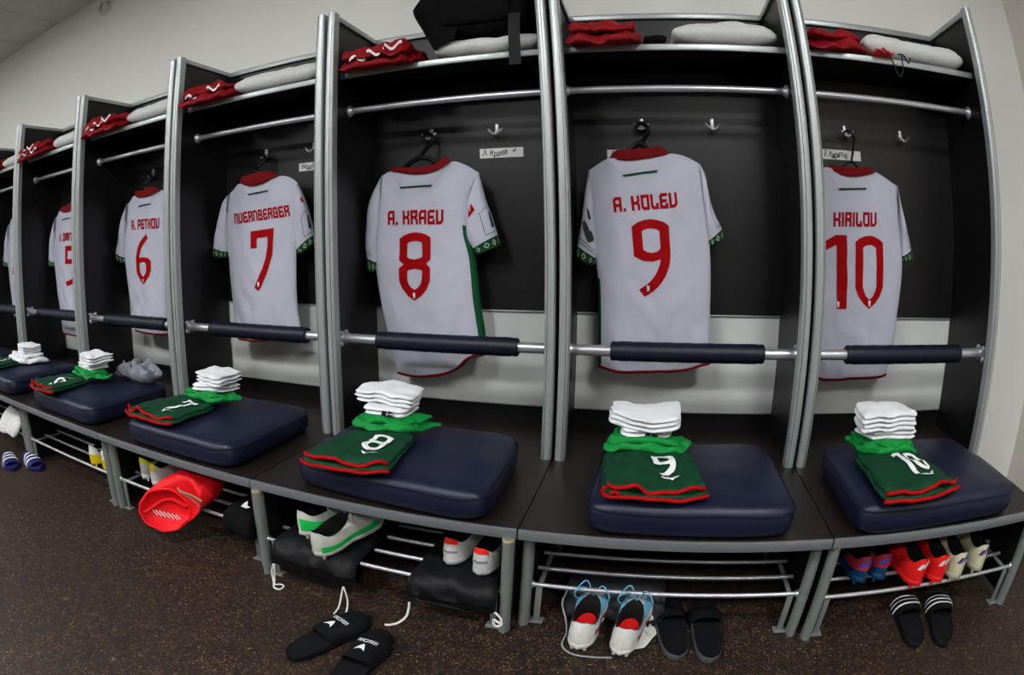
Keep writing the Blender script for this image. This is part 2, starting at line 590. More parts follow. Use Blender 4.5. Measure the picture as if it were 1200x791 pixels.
def ceiling_lamp(x, y, label):
    t = thing('ceiling_lamp', label, 'light', (x, y, ZC - .004), 0, 'square ceiling lamps behind the camera')
    fr = MB()
    for a in (-1, 1):
        fr.box(-.298, .298, a * .298 - .012 * (a > 0), a * .298 + .012 * (a < 0), -.014, .012)
        fr.box(a * .298 - .012 * (a > 0), a * .298 + .012 * (a < 0), -.286, .286, -.014, .012)
    part('frame', fr, alu_paint, t, False)
    part('diffuser', MB().box(-.286, .286, -.286, .286, -.006, .008), emis, t, False)


for (i, j) in sorted(lamp_cells):
    ceiling_lamp(tx[i], ty[j], 'square white ceiling lamp panel set flush between the ceiling tiles')

t = thing('smoke_detector', 'round white detector mounted high on the bare wall near the ceiling', 'detector', (-3.06, YB, 2.862))
part('housing', MB().lathe((0, 0, 0), 'y', [(.052, 0), (.055, -.012), (.048, -.032), (.036, -.042), (.0001, -.044)]), ceilm, t)
part('slot', MB().box(-.006, .002, -.046, -.043, -.03, .03), ink, t, False)

# ------------------------------------------------------------------ lockers
ZB, D, HT = 0.3535, 0.384, 2.007
hw = W / 2


def make_locker():
    t = thing('locker', 'locker', 'locker')
    for s in (-1, 1):
        xi = sorted((s * (hw - .005), s * (hw - .021)))
        part('side_panel', MB().box(xi[0], xi[1], -D + .012, -.004, ZB, HT - .02), wood, t, False)
        # front post: rounded aluminium profile
        cx = s * (hw - .0243)
        prof = []
        for k in range(13):
            a = math.pi * k / 12
            prof.append((cx + .0175 * math.cos(a), -D - .004 - .013 * math.sin(a)))
        prof += [(cx - .0175, -D + .024), (cx + .0175, -D + .024)]
        po = part('post', MB().prism(prof, 'z', ZB, HT), alu, t, True, angle=50)
        part('groove_shade', MB().prism([(cx - s * .0060, -D - .0166), (cx - s * .0082, -D - .0159), (cx - s * .0082, -D - .0140), (cx - s * .0060, -D - .0140)], 'z', ZB + .001, HT - .002), mat('shaded_aluminium', (84, 88, 88), .5, metal=.4), po, False)  # thin strip on the post face, a groove's shade put into darker aluminium colour
        xt = sorted((s * (hw - .004), s * (hw - .033)))
        part('side_top_trim', MB().rbox(xt[0], xt[1], -D + .022, -.001, HT - .024, HT, .004), alu, t)
        # under-bench board is part of the bench
    part('back_panel', MB().box(-hw + .02, hw - .02, -.002, .02, .8135, HT - .02), wood, t, False)
    part('white_board', MB().box(-hw + .02, hw - .02, .003, .02, .426, .8135), white_board, t, False)
    part('board_trim', MB().rbox(-hw + .021, hw - .021, -.005, .004, .808, .815, .001).rbox(-hw + .021, hw - .021, -.003, .004, .424, .4285, .001), alu, t)
    part('kick_board', MB().box(-hw + .02, hw - .02, -.004, .02, ZB, .425), inner_black, t, False)
    part('back_top_trim', MB().rbox(-hw + .03, hw - .03, -.018, .018, HT - .026, HT, .004), alu, t)
    sh = part('shelf', MB().box(-hw + .021, hw - .021, -.300, -.003, 1.745, 1.763), inner_black, t, False)
    part('edge_trim', MB().rbox(-hw + .021, hw - .021, -.308, -.298, 1.742, 1.765, .002), alu, sh)
    rod = part('hanging_rod', MB().tube([(-hw + .024, -.2244, 1.6243), (hw - .024, -.2244, 1.6243)], .0130, 16), chrome, t)
    bar = part('guard_rail', MB().tube([(-hw + .024, -.30, .7225), (hw - .024, -.30, .7225)], .0190, 18), chrome, t)
    for s in (-1, 1):
        part('flange', MB().lathe((s * (hw - .021), -.2244, 1.6243), 'x', [(.025, 0), (.025, -s * .004), (.018, -s * .010), (.0145, -s * .018)]), chrome, rod)
        fl = MB().lathe((s * (hw - .021), -.30, .7225), 'x', [(.027, 0), (.027, -s * .005), (.022, -s * .011), (.0205, -s * .024)])
        for k in range(4):
            a = math.pi / 4 + k * math.pi / 2
            fl.lathe((s * (hw - .021), -.30 + .027 * math.cos(a), .7225 + .027 * math.sin(a)), 'x', [(.012, 0), (.012, -s * .005), (.009, -s * .008)], 10)
        part('flange', fl, chrome, bar)
    L0, L1, R0 = -.257, .283, .0335
    rings = []
    for x, rr in [(L0 + .004, .019), (L0, .026), (L0 + .002, .031), (L0 + .010, R0), (L0 + .018, R0 - .002), (L0 + .03, R0)] + [(L0 + .03 + (L1 - L0 - .06) * k / 20, R0 + .0006 * math.sin(k * 2.1)) for k in range(1, 20)] + [(L1 - .03, R0), (L1 - .018, R0 - .002), (L1 - .010, R0), (L1 - .002, .031), (L1, .026), (L1 - .004, .019)]:
        rings.append([(x, -.30 + rr * math.cos(2 * math.pi * j / 28) * (1 + .012 * math.sin(j * 3 + x * 40)), .7225 + rr * math.sin(2 * math.pi * j / 28)) for j in range(28)])
    part('pad', MB().loft(rings, True, True, True), pad_leather, bar)
    for hx in (-.143, .139):
        hk = part('coat_hook', MB().rbox(hx - .0075, hx + .0075, -.013, -.002, 1.517, 1.562, .003).tube([(hx, -.008, 1.526), (hx, -.022, 1.520), (hx, -.034, 1.521)], .0055, 8), chrome, t)
        arc = [(hx + .030 * math.sin(a), -.036 - .006 * math.cos(a), 1.536 - .022 * math.cos(a) ** 3 * (1 if math.cos(a) > 0 else 0)) for a in [(-90 + 180 * k / 16) * math.pi / 180 for k in range(17)]]
        part('prong', MB().tube(arc, [.0036 + .0012 * abs(math.sin(math.pi * k / 16)) for k in range(17)], 8), chrome, hk)
    return t


NUM = {1: 10, 0: 9, -1: 8, -2: 7, -3: 6, -4: 5, -5: 4}
def CX(n):
    return (n - 8.5) * W


NEAR = {10: 'red number ten', 9: 'red number nine', 8: 'red number eight', 7: 'red number seven', 6: 'red number six', 5: 'half hidden red number five', 4: 'shirt whose number is hidden'}
base = make_locker()
for n in range(10, 3, -1):
    o = base if n == 10 else copy_tree(base)
    o.location = (CX(n), 0, 0)
    o['group'] = 'open lockers along the wall'
    o['label'] = ('dark wood locker with silver posts holding the white shirt with %s' % NEAR[n]) if n > 4 else 'dark wood open locker at the far end, cut off by the picture edge'

# ------------------------------------------------------------------ benches
LEGY = {10: -.884, 9: -.857, 8: -.905, 7: -.857, 6: -.86, 5: -.855, 4: -.86}


def make_bench(n):
    t = thing('bench', ('dark wood bench with grey front edge below the locker with %s' % NEAR[n]) if n > 4 else 'dark wood bench of the far end locker, cut off by the picture edge', 'bench', (CX(n), 0, 0), 0, 'benches below the lockers')
    dz = {9: .002}.get(n, 0)
    part('seat_board', MB().box(-hw + .002, hw - .002, -.906, 0, ZB - .028, ZB - .0005), bench_wood, t, False)
    part('edge_trim', MB().rbox(-hw + .002, hw - .002, -.914, -.904, ZB - .029, ZB + .0005, .002), alu_paint, t)
    for s in (-1, 1):
        cx, cy = s * (hw - .023), LEGY[n]
        ring = lambda z, k=1.0: [(cx + .0165 * k * math.cos(2 * math.pi * j / 20), cy + .022 * k * math.sin(2 * math.pi * j / 20), z) for j in range(20)]
        lg = part('leg', MB().loft([ring(0), ring(ZB - .028)], True, True, True), leg_paint, t)
        part('end_cap', MB().loft([ring(ZB - .036, 1.06), ring(ZB - .029, 1.06)], True, True, True), mat('yellowed_adhesive', (176, 160, 116), 0.6), lg)
        x = sorted((s * (hw - .008), s * (hw - .026)))
        part('side_board', MB().box(x[0], x[1], LEGY[n] + .03, -.01, .02, ZB - .028), inner_black, t, False)
    part('back_board', MB().box(-hw + .03, hw - .03, -.05, -.03, .0, ZB - .028), inner_black, t, False)
    return t


for n in range(10, 3, -1):
    make_bench(n)

# ------------------------------------------------------------------ shoe racks
RACKY = {10: -.872, 9: -.842, 8: -.898, 7: -.85, 6: -.85, 5: -.85, 4: -.85}
RZ = .137


def make_rack():
    t = thing('shoe_rack', 'rack', 'shoe rack')
    for k in range(5):
        y = k * .094
        part('rod', MB().tube([(-hw + .034, y, RZ), (hw - .034, y, RZ)], .0068, 10), chrome, t)
    for s in (-1, 1):
        part('flange', MB().lathe((s * (hw - .032), 0, RZ), 'x', [(.013, 0), (.013, -s * .004), (.009, -s * .012)], 14), chrome, t)
        x = s * (hw - .058)
        sp = MB().rbox(x - .009, x + .009, -.004, .004, .004, RZ - .004, .001).rbox(x - .009, x + .009, .375, .383, .004, RZ - .004, .001).rbox(x - .007, x + .007, -.004, .383, RZ - .012, RZ - .006, .001)
        part('support', sp, leg_paint, t)
        part('foot_plate', MB().rbox(x - .02, x + .02, -.016, .016, .0005, .005, .001), leg_paint, t)
    return t


rk0 = make_rack()
for n in range(10, 3, -1):
    o = rk0 if n == 10 else copy_tree(rk0)
    o.location = (CX(n), RACKY[n], 0)
    o['group'] = 'chrome shoe racks under the benches'
    o['label'] = ('chrome shoe rack of thin rods under the bench below %s' % NEAR[n]) if n > 4 else 'chrome shoe rack under the far end bench, cut off by the picture edge'

# ------------------------------------------------------------------ seat cushions
CUSH = {
    10: [(.918, -.925), (1.565, -.905), (1.535, -.40), (.94, -.40)],
    9: [(.165, -.908), (.742, -.908), (.728, -.40), (.185, -.40)],
    8: [(-.716, -.872), (-.085, -.925), (-.10, -.41), (-.72, -.37)],
    7: [(-1.535, -.90), (-.945, -.90), (-.955, -.36), (-1.53, -.36)],
    6: [(-2.405, -.885), (-1.79, -.895), (-1.81, -.36), (-2.40, -.36)],
    5: [(-3.27, -.885), (-2.66, -.89), (-2.68, -.36), (-3.26, -.36)],
    4: [(-4.13, -.885), (-3.52, -.89), (-3.54, -.36), (-4.12, -.36)],
}
CZ = .447
for n, q in CUSH.items():
    c = (sum(p[0] for p in q) / 4, sum(p[1] for p in q) / 4)
    t = thing('seat_cushion', ('thick navy leather seat cushion on the bench below %s' % NEAR[n]) if n > 4 else 'navy leather seat cushion at the far end of the bench row', 'cushion', (c[0], c[1], ZB), 0, 'navy seat cushions on the benches')
    mb = slab(MB(), q, ZB, CZ - ZB, 30, 26, p=22, e=.32, wr=.0035, wsc=9, seed=n, crown=.016)
    part('cover', mb, leather, t, True, True, angle=80)
    q2 = [np.array(p) for p in q]
    ctr = sum(q2) / 4
    ring = []
    for a, b in ((0, 1), (1, 2), (2, 3), (3, 0)):
        for k in range(10):
            w = k / 10
            p = q2[a] * (1 - w) + q2[b] * w
            s2 = abs(2 * w - 1)
            # follow the rounded plan corner
            p = ctr + (p - ctr) * (1.002 - .075 * s2 ** 9)
            ring.append((p[0], p[1], CZ - .020 + .002 * math.sin(k * 1.3 + a)))
    part('piping', MB().tube(ring, .0026, 6, closed=True), seam_mat, t, True, True)

# ------------------------------------------------------------------ hanging shirts
SH = {
8: {'T': [(-0.752, 1.365), (-0.705, 1.379), (-0.596, 1.362), (-0.505, 1.37), (-0.448, 1.401), (-0.399, 1.388), (-0.341, 1.352)], 'B': [(-0.696, 0.554), (-0.61, 0.55), (-0.506, 0.564), (-0.433, 0.594), (-0.397, 0.63), (-0.362, 0.649), (-0.331, 0.651)], 'L': [(-0.696, 0.554), (-0.723, 0.654), (-0.765, 0.834), (-0.788, 1.013), (-0.778, 1.175), (-0.764, 1.316), (-0.752, 1.365)], 'R': [(-0.331, 0.651), (-0.324, 0.719), (-0.347, 0.868), (-0.363, 1.016), (-0.39, 1.115), (-0.388, 1.197), (-0.373, 1.29), (-0.341, 1.352)], 'SL': [(-0.752, 1.365), (-0.808, 1.265), (-0.825, 1.166), (-0.831, 1.071), (-0.825, 0.975)], 'SLi': [(-0.760, 1.245), (-0.780, 1.013), (-0.785, 0.971)], 'SR': [(-0.341, 1.352), (-0.316, 1.245), (-0.296, 1.189), (-0.274, 1.113), (-0.264, 1.071)], 'SRi': [(-0.391, 1.23), (-0.393, 1.108), (-0.364, 1.055), (-0.353, 1.036)], 'name': [(-0.72, 1.159), (-0.48, 1.156), (-0.72, 1.217)], 'num': [(-0.673, 0.856), (-0.537, 0.859), (-0.668, 1.126)], 'bar': [(-0.664, 1.303), (-0.524, 1.305)], 'col': [(-0.705, 1.379), (-0.596, 1.36), (-0.505, 1.367), (-0.448, 1.401)], 'colt': [(-0.701, 1.397), (-0.596, 1.383), (-0.516, 1.392), (-0.469, 1.423)]},
9: {'T': [(0.08, 1.348), (0.158, 1.389), (0.225, 1.382), (0.312, 1.388), (0.387, 1.407), (0.445, 1.398), (0.499, 1.372)], 'B': [(0.12, 0.628), (0.153, 0.62), (0.229, 0.613), (0.359, 0.62), (0.441, 0.625), (0.506, 0.643), (0.542, 0.65)], 'L': [(0.12, 0.628), (0.117, 0.735), (0.114, 0.84), (0.11, 0.94), (0.1, 1.04), (0.094, 1.153), (0.084, 1.259), (0.08, 1.348)], 'R': [(0.542, 0.65), (0.54, 0.729), (0.535, 0.823), (0.533, 0.978), (0.527, 1.101), (0.518, 1.224), (0.51, 1.326), (0.499, 1.372)], 'SL': [(0.08, 1.348), (0.065, 1.275), (0.047, 1.159), (0.03, 1.065), (0.029, 1.027)], 'SLi': [(0.094, 1.206), (0.104, 1.04), (0.091, 0.999)], 'SR': [(0.499, 1.372), (0.519, 1.327), (0.536, 1.23), (0.567, 1.157), (0.577, 1.136), (0.583, 1.099)], 'SRi': [(0.508, 1.224), (0.520, 1.109), (0.529, 1.073)], 'name': [(0.172, 1.191), (0.409, 1.211), (0.167, 1.246)], 'num': [(0.235, 0.896), (0.379, 0.899), (0.235, 1.167)], 'bar': [(0.207, 1.32), (0.339, 1.337)], 'col': [(0.159, 1.392), (0.225, 1.383), (0.312, 1.391), (0.387, 1.407)], 'colt': [(0.185, 1.421), (0.243, 1.42), (0.308, 1.424), (0.353, 1.436)]},
10: {'T': [(0.90, 1.326), (1.002, 1.374), (1.057, 1.351), (1.134, 1.349), (1.195, 1.359), (1.232, 1.371), (1.338, 1.326)], 'B': [(0.96, 0.605), (1.043, 0.595), (1.161, 0.601), (1.264, 0.603), (1.314, 0.609)], 'L': [(0.96, 0.605), (0.915, 0.756), (0.90, 0.899), (0.893, 1.074), (0.895, 1.203), (0.90, 1.326)], 'R': [(1.314, 0.609), (1.341, 0.756), (1.342, 0.828), (1.35, 0.899), (1.358, 0.997), (1.356, 1.074), (1.341, 1.183), (1.338, 1.254), (1.338, 1.326)], 'SR': [(1.338, 1.326), (1.347, 1.271), (1.37, 1.184), (1.403, 1.089), (1.409, 1.047)], 'SRi': [(1.341, 1.222), (1.350, 1.074), (1.365, 1.037)], 'name': [(1.024, 1.157), (1.221, 1.165), (1.026, 1.211)], 'num': [(0.991, 0.859), (1.259, 0.863), (0.984, 1.128)], 'bar': [(1.049, 1.291), (1.178, 1.299)], 'col': [(1.002, 1.374), (1.057, 1.351), (1.134, 1.349), (1.232, 1.371)], 'colt': [(1.021, 1.385), (1.078, 1.378), (1.136, 1.378), (1.205, 1.389)]},
7: {'T': [(-1.585, 1.349), (-1.507, 1.388), (-1.416, 1.37), (-1.339, 1.381), (-1.269, 1.405), (-1.211, 1.39), (-1.173, 1.363)], 'B': [(-1.551, 0.648), (-1.468, 0.647), (-1.394, 0.652), (-1.291, 0.668), (-1.183, 0.687)], 'L': [(-1.551, 0.648), (-1.564, 0.693), (-1.572, 0.748), (-1.581, 0.86), (-1.591, 0.959), (-1.595, 1.038), (-1.605, 1.109), (-1.597, 1.254), (-1.585, 1.349)], 'R': [(-1.183, 0.687), (-1.176, 0.734), (-1.187, 0.791), (-1.19, 0.887), (-1.188, 1.001), (-1.186, 1.077), (-1.184, 1.184), (-1.178, 1.287), (-1.173, 1.363)], 'SL': [(-1.585, 1.349), (-1.626, 1.306), (-1.649, 1.236), (-1.687, 1.124), (-1.694, 1.082), (-1.689, 1.044)], 'SLi': [(-1.597, 1.254), (-1.606, 1.076), (-1.613, 1.039)], 'SR': [(-1.173, 1.363), (-1.146, 1.311), (-1.119, 1.238), (-1.089, 1.124), (-1.087, 1.087)], 'SRi': [(-1.185, 1.249), (-1.182, 1.077), (-1.154, 1.047)], 'name': [(-1.532, 1.197), (-1.206, 1.217), (-1.54, 1.248)], 'num': [(-1.437, 0.887), (-1.301, 0.897), (-1.428, 1.159)], 'bar': [(-1.442, 1.327), (-1.321, 1.336)], 'col': [(-1.502, 1.388), (-1.416, 1.373), (-1.339, 1.383), (-1.269, 1.407)], 'colt': [(-1.502, 1.421), (-1.403, 1.427), (-1.329, 1.432), (-1.299, 1.423)]},
6: {'T': [(-2.414, 1.366), (-2.33, 1.403), (-2.257, 1.389), (-2.179, 1.389), (-2.096, 1.414), (-2.045, 1.395), (-2.002, 1.359)], 'B': [(-2.385, 0.64), (-2.298, 0.636), (-2.18, 0.634), (-2.075, 0.636)], 'L': [(-2.385, 0.64), (-2.405, 0.743), (-2.425, 0.867), (-2.444, 1.006), (-2.452, 1.056), (-2.445, 1.165), (-2.422, 1.263), (-2.414, 1.366)], 'R': [(-2.075, 0.636), (-2.062, 0.734), (-2.05, 0.873), (-2.035, 1.011), (-2.016, 1.101), (-2.008, 1.237), (-2.002, 1.359)], 'SL': [(-2.414, 1.366), (-2.466, 1.286), (-2.493, 1.192), (-2.533, 1.083), (-2.526, 1.043)], 'SLi': [(-2.428, 1.263), (-2.450, 1.056), (-2.456, 1.026)], 'name': [(-2.355, 1.211), (-2.096, 1.207), (-2.354, 1.268)], 'num': [(-2.315, 0.903), (-2.177, 0.904), (-2.311, 1.173)], 'bar': [(-2.28, 1.335), (-2.163, 1.34)], 'col': [(-2.33, 1.403), (-2.257, 1.391), (-2.179, 1.389), (-2.096, 1.414)], 'colt': [(-2.331, 1.432), (-2.234, 1.425), (-2.157, 1.439), (-2.104, 1.419)]},
}


def moved(d, dx, dz):
    return {k: [(p[0] + dx, p[1] + dz) for p in v] for k, v in d.items()}


SH[5] = moved(SH[6], -.885, -.012)
SH[5].update({'name': [(-3.214, 1.184), (-2.945, 1.183), (-3.213, 1.239)], 'num': [(-3.134, 0.891), (-2.985, 0.892), (-3.120, 1.151)]})
SH[5]['B'] = [(p[0], p[1] - .06) for p in SH[5]['B']]
SH[5]['L'][0] = SH[5]['B'][0]
SH[5]['R'][0] = SH[5]['B'][-1]
SH[4] = moved(SH[6], -1.735, 0.0)
for n in (10, 6, 5, 4):            # the sleeve that the post hides mirrors the one in view
    d = SH[n]
    cx = (d['T'][0][0] + d['T'][-1][0]) / 2
    a, b = ('SR', 'SL') if n == 10 else ('SL', 'SR')
    for k in ('', 'i'):
        d[b + k] = [(2 * cx - p[0], p[1]) for p in d[a + k]]
    d[b][0] = d['T'][0] if b == 'SL' else d['T'][-1]
    lo, hi = CX(n) - hw + .032, CX(n) + hw - .032
    for k in ('SL', 'SR', 'SLi', 'SRi', 'L', 'R', 'T', 'B'):
        d[k] = [(min(max(p[0], lo), hi), p[1]) for p in d[k]]

TEXT = {10: 'KIRILOV', 9: 'A. KOLEV', 8: 'A. KRAEV', 7: 'NUERNBERGER', 6: 'A. PETKOV', 5: 'K. DIMITROV', 4: ''}
LOOK = {
    10: 'white football shirt with red number ten, hanging right of the double post',
    9: 'white football shirt with red number nine and dark badge on its sleeve',
    8: 'white football shirt with red number eight and green side stripe, turned slightly',
    7: 'white football shirt with red number seven under a long red name',
    6: 'white football shirt with red number six, its edge hidden by a post',
    5: 'white football shirt with red number five half hidden by a post',
    4: 'white football shirt at the far end, only its sleeve and edge in view',
}
Y0 = -.105


class Shirt:
    def __init__(self, n):
        self.n = n
        d = SH[n]
        self.NS, self.NT = 48, 72
        self.c = {k: smooth_curve(d[k], 121) for k in 'TBLR'}
        self.d = d

    def cv(self, k, w):
        w = np.clip(w, 0, 1) * 120
        i = np.minimum(w.astype(int), 119)
        fr = (w - i)[..., None]
        return self.c[k][i] * (1 - fr) + self.c[k][i + 1] * fr

    def P(self, s, t):
        B, T, L, R = self.cv('B', s), self.cv('T', s), self.cv('L', t), self.cv('R', t)
        b0, b1, t0, t1 = self.c['B'][0], self.c['B'][-1], self.c['T'][0], self.c['T'][-1]
        S, Q = s[..., None], t[..., None]
        return (1 - Q) * B + Q * T + (1 - S) * L + S * R - ((1 - S) * (1 - Q) * b0 + S * (1 - Q) * b1 + (1 - S) * Q * t0 + S * Q * t1)

    def depth(self, s, t, x, z):
        a = np.abs(2 * s - 1)
        prof = np.maximum(0, 1 - a ** 2.6) ** .55
        dm = .030 - .006 * t
        nb = np.exp(-((s - .42) / .30) ** 4)
        top = .006 + .028 * nb
        w = np.clip((t - .86) / .14, 0, 1)
        w = w * w * (3 - 2 * w)
        dd = prof * (dm * (1 - w) + top * w)
        wr = np.zeros_like(dd)
        n = self.n
        for i in np.ndindex(dd.shape):
            X, Z = float(x[i]), float(z[i])
            tt = float(t[i])
            k = (.35 + .65 * (1 - tt)) * float(prof[i])
            wr[i] = k * (.016 * nz(X, 0, Z * .22, 11, n * 3.1) + .008 * nz(X + .4 * Z, 0, Z * .5, 24, n)) + .004 * float(prof[i]) * nz(X + Z, 0, X - Z, 12, n * 7)
        return dd + wr

    def back(self, s, t, off=0.0):
        p = self.P(s, t)
        y = Y0 - self.depth(s, t, p[..., 0], p[..., 1]) - off
        return np.stack([p[..., 0], y, p[..., 1]], -1)

    def front(self, s, t):
        p = self.P(s, t)
        d = self.depth(s, t, p[..., 0] + 3, p[..., 1])
        w = np.clip((t - .9) / .1, 0, 1)
        nb = np.exp(-((s - .42) / .20) ** 4)
        return np.stack([p[..., 0], Y0 + d * .8, p[..., 1] - .045 * nb * w], -1)

    def inverse(self, xz):
        s = np.full(len(xz), .45)
        t = np.full(len(xz), .6)
        for _ in range(12):
            p = self.P(s, t)
            e = 1e-3
            ps = (self.P(s + e, t) - p) / e
            pt = (self.P(s, t + e) - p) / e
            r = xz - p
            det = ps[:, 0] * pt[:, 1] - ps[:, 1] * pt[:, 0]
            det = np.where(np.abs(det) < 1e-9, 1e-9, det)
            s = np.clip(s + (r[:, 0] * pt[:, 1] - r[:, 1] * pt[:, 0]) / det, .005, .995)
            t = np.clip(t + (ps[:, 0] * r[:, 1] - ps[:, 1] * r[:, 0]) / det, .005, .995)
        return s, t

    def printed(self, polys, frame, maxlen, off=.0022):
        """flat print laid on the back of the shirt; frame = lower left, lower right, upper left"""
        v, fc = flat_mesh(polys, maxlen)
        o, ux, uy = np.array(frame[0]), np.array(frame[1]) - np.array(frame[0]), np.array(frame[2]) - np.array(frame[0])
        xz = o + v[:, :1] * ux + v[:, 1:] * uy
        s, t = self.inverse(xz)
        q = self.back(s, t, off)
        return MB().add(q, fc)

    def build(self):
        n, d = self.n, self.d
        ctr = ((d['T'][0][0] + d['T'][-1][0]) / 2, Y0, d['B'][0][1])
        th = thing('football_shirt', LOOK[n], 'shirt', ctr, 0, 'white shirts hanging in the lockers')
        NS, NT = self.NS, self.NT
        s1 = (1 - np.cos(np.linspace(0, np.pi, NS + 1))) / 2
        t1 = np.linspace(0, 1, NT + 1)
        s, t = np.meshgrid(s1, t1)
        bk, fr = self.back(s, t), self.front(s, t)
        mb = MB()
        rings = []
        for j in range(NT + 1):
            rings.append([tuple(bk[j, i]) for i in range(NS + 1)] + [tuple(fr[j, i]) for i in range(NS - 1, 0, -1)])
        mb.loft(rings, True, False, False)
        part('body', mb, jersey, th, True, True, angle=80)
        # hem
        hem = [tuple(bk[0, i] + (0, 0, -.001)) for i in range(NS + 1)] + [tuple(fr[0, i] + (0, 0, -.001)) for i in range(NS - 1, 0, -1)]
        part('hem_trim', MB().tube(hem, .0056, 6, closed=True), red_rib, th, True, True)
        # collar band: back part along the traced neckline, front part behind it
        cb, ct = smooth_curve(d['col'], 25), smooth_curve(d['colt'], 25)
        outer, inner, low = [], [], []
        N = 24
        loop_b, loop_t = [], []
        for k in range(N + 1):
            w = k / N
            yy = Y0 - .016 - .030 * math.sin(math.pi * w) ** .7
            loop_b.append((cb[k][0], yy, cb[k][1]))
            loop_t.append((ct[k][0], yy + .006, ct[k][1]))
        for k in range(1, N):
            w = 1 - k / N
            yy = Y0 - .016 + .040 * math.sin(math.pi * w) ** .7
            i = N - k
            zb = cb[0][1] * (1 - w) + cb[-1][1] * w
            zt = ct[0][1] * (1 - w) + ct[-1][1] * w
            dip = .045 * math.sin(math.pi * w)
            loop_b.append((cb[i][0], yy, zb - dip))
            loop_t.append((ct[i][0], yy - .004, zt - dip))
        rg = [loop_b, [((a[0] + b[0]) / 2 * 1, (a[1] + b[1]) / 2 - .003, (a[2] + b[2]) / 2) for a, b in zip(loop_b, loop_t)], loop_t]
        cxm = sum(p[0] for p in loop_t) / len(loop_t)
        cym = sum(p[1] for p in loop_t) / len(loop_t)
        inn = [(cxm + (p[0] - cxm) * .95, cym + (p[1] - cym) * .90, p[2] - .001) for p in loop_t]
        inl = [(cxm + (p[0] - cxm) * .95, cym + (p[1] - cym) * .90, p[2] - .004) for p in loop_b]
        part('collar', MB().loft(rg + [inn, inl], True), red_rib, th, True, True, angle=70)
        # yoke panel and green bar under the collar
        b0, b1 = d['bar']
        dx, dz = b1[0] - b0[0], b1[1] - b0[1]
        up = np.array((-dz, dx)) / math.hypot(dx, dz)
        fr_ = [b0, b1, tuple(np.array(b0) + up * .0075)]
        part('neck_bar', self.printed([[(.03, 0), (.97, 0), (1, 1), (0, 1)]], fr_, .06, .003), deep_green, th, False, True, 'dark green bar below the collar')
        m0 = np.array(b0) - np.array((dx, dz)) * .22
        m1 = np.array(b1) + np.array((dx, dz)) * .22
        lines = []
        for p, q in ((b0, m0 + up * .05), (b1, m1 + up * .05)):
            a = np.array(p) + up * .012
            lines.append((a, np.array(q)))
        for a, b in lines:
            sm = MB()
            xz = np.array([a + (b - a) * k / 8 for k in range(9)])
            ss, tt = self.inverse(xz)
            sm.tube([tuple(p) for p in self.back(ss, tt, .0006)], .0009, 5)
            part('yoke_seam', sm, jersey_shade, th, True, True)
        # sleeves with cuffs
        for side, sg in (('SL', -1), ('SR', 1)):
            E0, E1 = smooth_curve(d[side], 31), smooth_curve(d[side + 'i'], 31)
            NA, NP = 30, 30

            def ring(a, grow=0.0):
                i = a * 30
                k = min(29, int(i))
                e0 = E0[k] + (E0[k + 1] - E0[k]) * (i - k)
                e1 = E1[k] + (E1[k + 1] - E1[k]) * (i - k)
                c, h = (e0 + e1) / 2, (e0 - e1) / 2
                L = np.linalg.norm(h)
                dp = (.016 + .016 * min(1, a * 2.2)) * (1 if L > .03 else .8)
                out = []
                for j in range(NP):
                    ph = 2 * math.pi * j / NP
                    kx = math.copysign(abs(math.cos(ph)) ** .8, math.cos(ph))
                    ky = math.copysign(abs(math.sin(ph)) ** .8, math.sin(ph))
                    q = c + h * kx * (1 + grow / max(L, .01))
                    y = Y0 - .004 + .010 * a - (dp + grow) * ky
                    wq = .006 * nz(q[0], y, q[1], 16, self.n * 2 + sg) * abs(ky) * (0.3 + a)
                    out.append((q[0], y + wq, q[1]))
                return out
            CA = .862
            sl = part('sleeve', MB().loft([ring(CA * k / NA) for k in range(NA + 1)], True), jersey, th, True, True, angle=80)
            cf = [ring(CA + (1 - CA) * k / 6, .0014) for k in range(7)]
            cu = part('cuff', MB().loft(cf + [ring(1 - .01, -.002), ring(CA, -.002)], True), dark_green, sl, True, True, 'dark green cuff with a pale diamond pattern', angle=60)
            # diamonds around the cuff
            dm = MB()
            for j in range(1, NP, 3):
                def at(a, jj):
                    r0 = ring(CA + (1 - CA) * a, .0024)
                    i0 = int(math.floor(jj)) % NP
                    fr2 = jj - math.floor(jj)
                    p, q = r0[i0], r0[(i0 + 1) % NP]
                    return tuple(p[m] * (1 - fr2) + q[m] * fr2 for m in range(3))
                o_, i_ = [(.5, -.9), (.84, 0), (.5, .9), (.16, 0)], [(.5, -.52), (.68, 0), (.5, .52), (.32, 0)]
                vs = [at(a, j + b) for a, b in o_] + [at(a, j + b) for a, b in i_]
                dm.add(vs, [(k, (k + 1) % 4, 4 + (k + 1) % 4, 4 + k) for k in range(4)])
            part('diamond_pattern', dm, mat('pale_print', (150, 164, 124), 0.6), cu, False, True)
            # badges printed on the sleeves
            def onsleeve(poly, a0, a1, j0, j1, m_, nm, lab):
                v, fc = flat_mesh([poly] if not isinstance(poly[0][0], (tuple, list)) else poly, .34)
                vs = []
                for (px, pz) in v:
                    a = a1 + (a0 - a1) * pz
                    jj = j0 + (j1 - j0) * px
                    r0 = ring(a, .0016)
                    i0 = int(math.floor(jj)) % NP
                    f2 = jj - math.floor(jj)
                    p, q = r0[i0], r0[(i0 + 1) % NP]
                    vs.append(tuple(p[k] * (1 - f2) + q[k] * f2 for k in range(3)))
                part(nm, MB().add(vs, fc), m_, sl, False, True, lab)
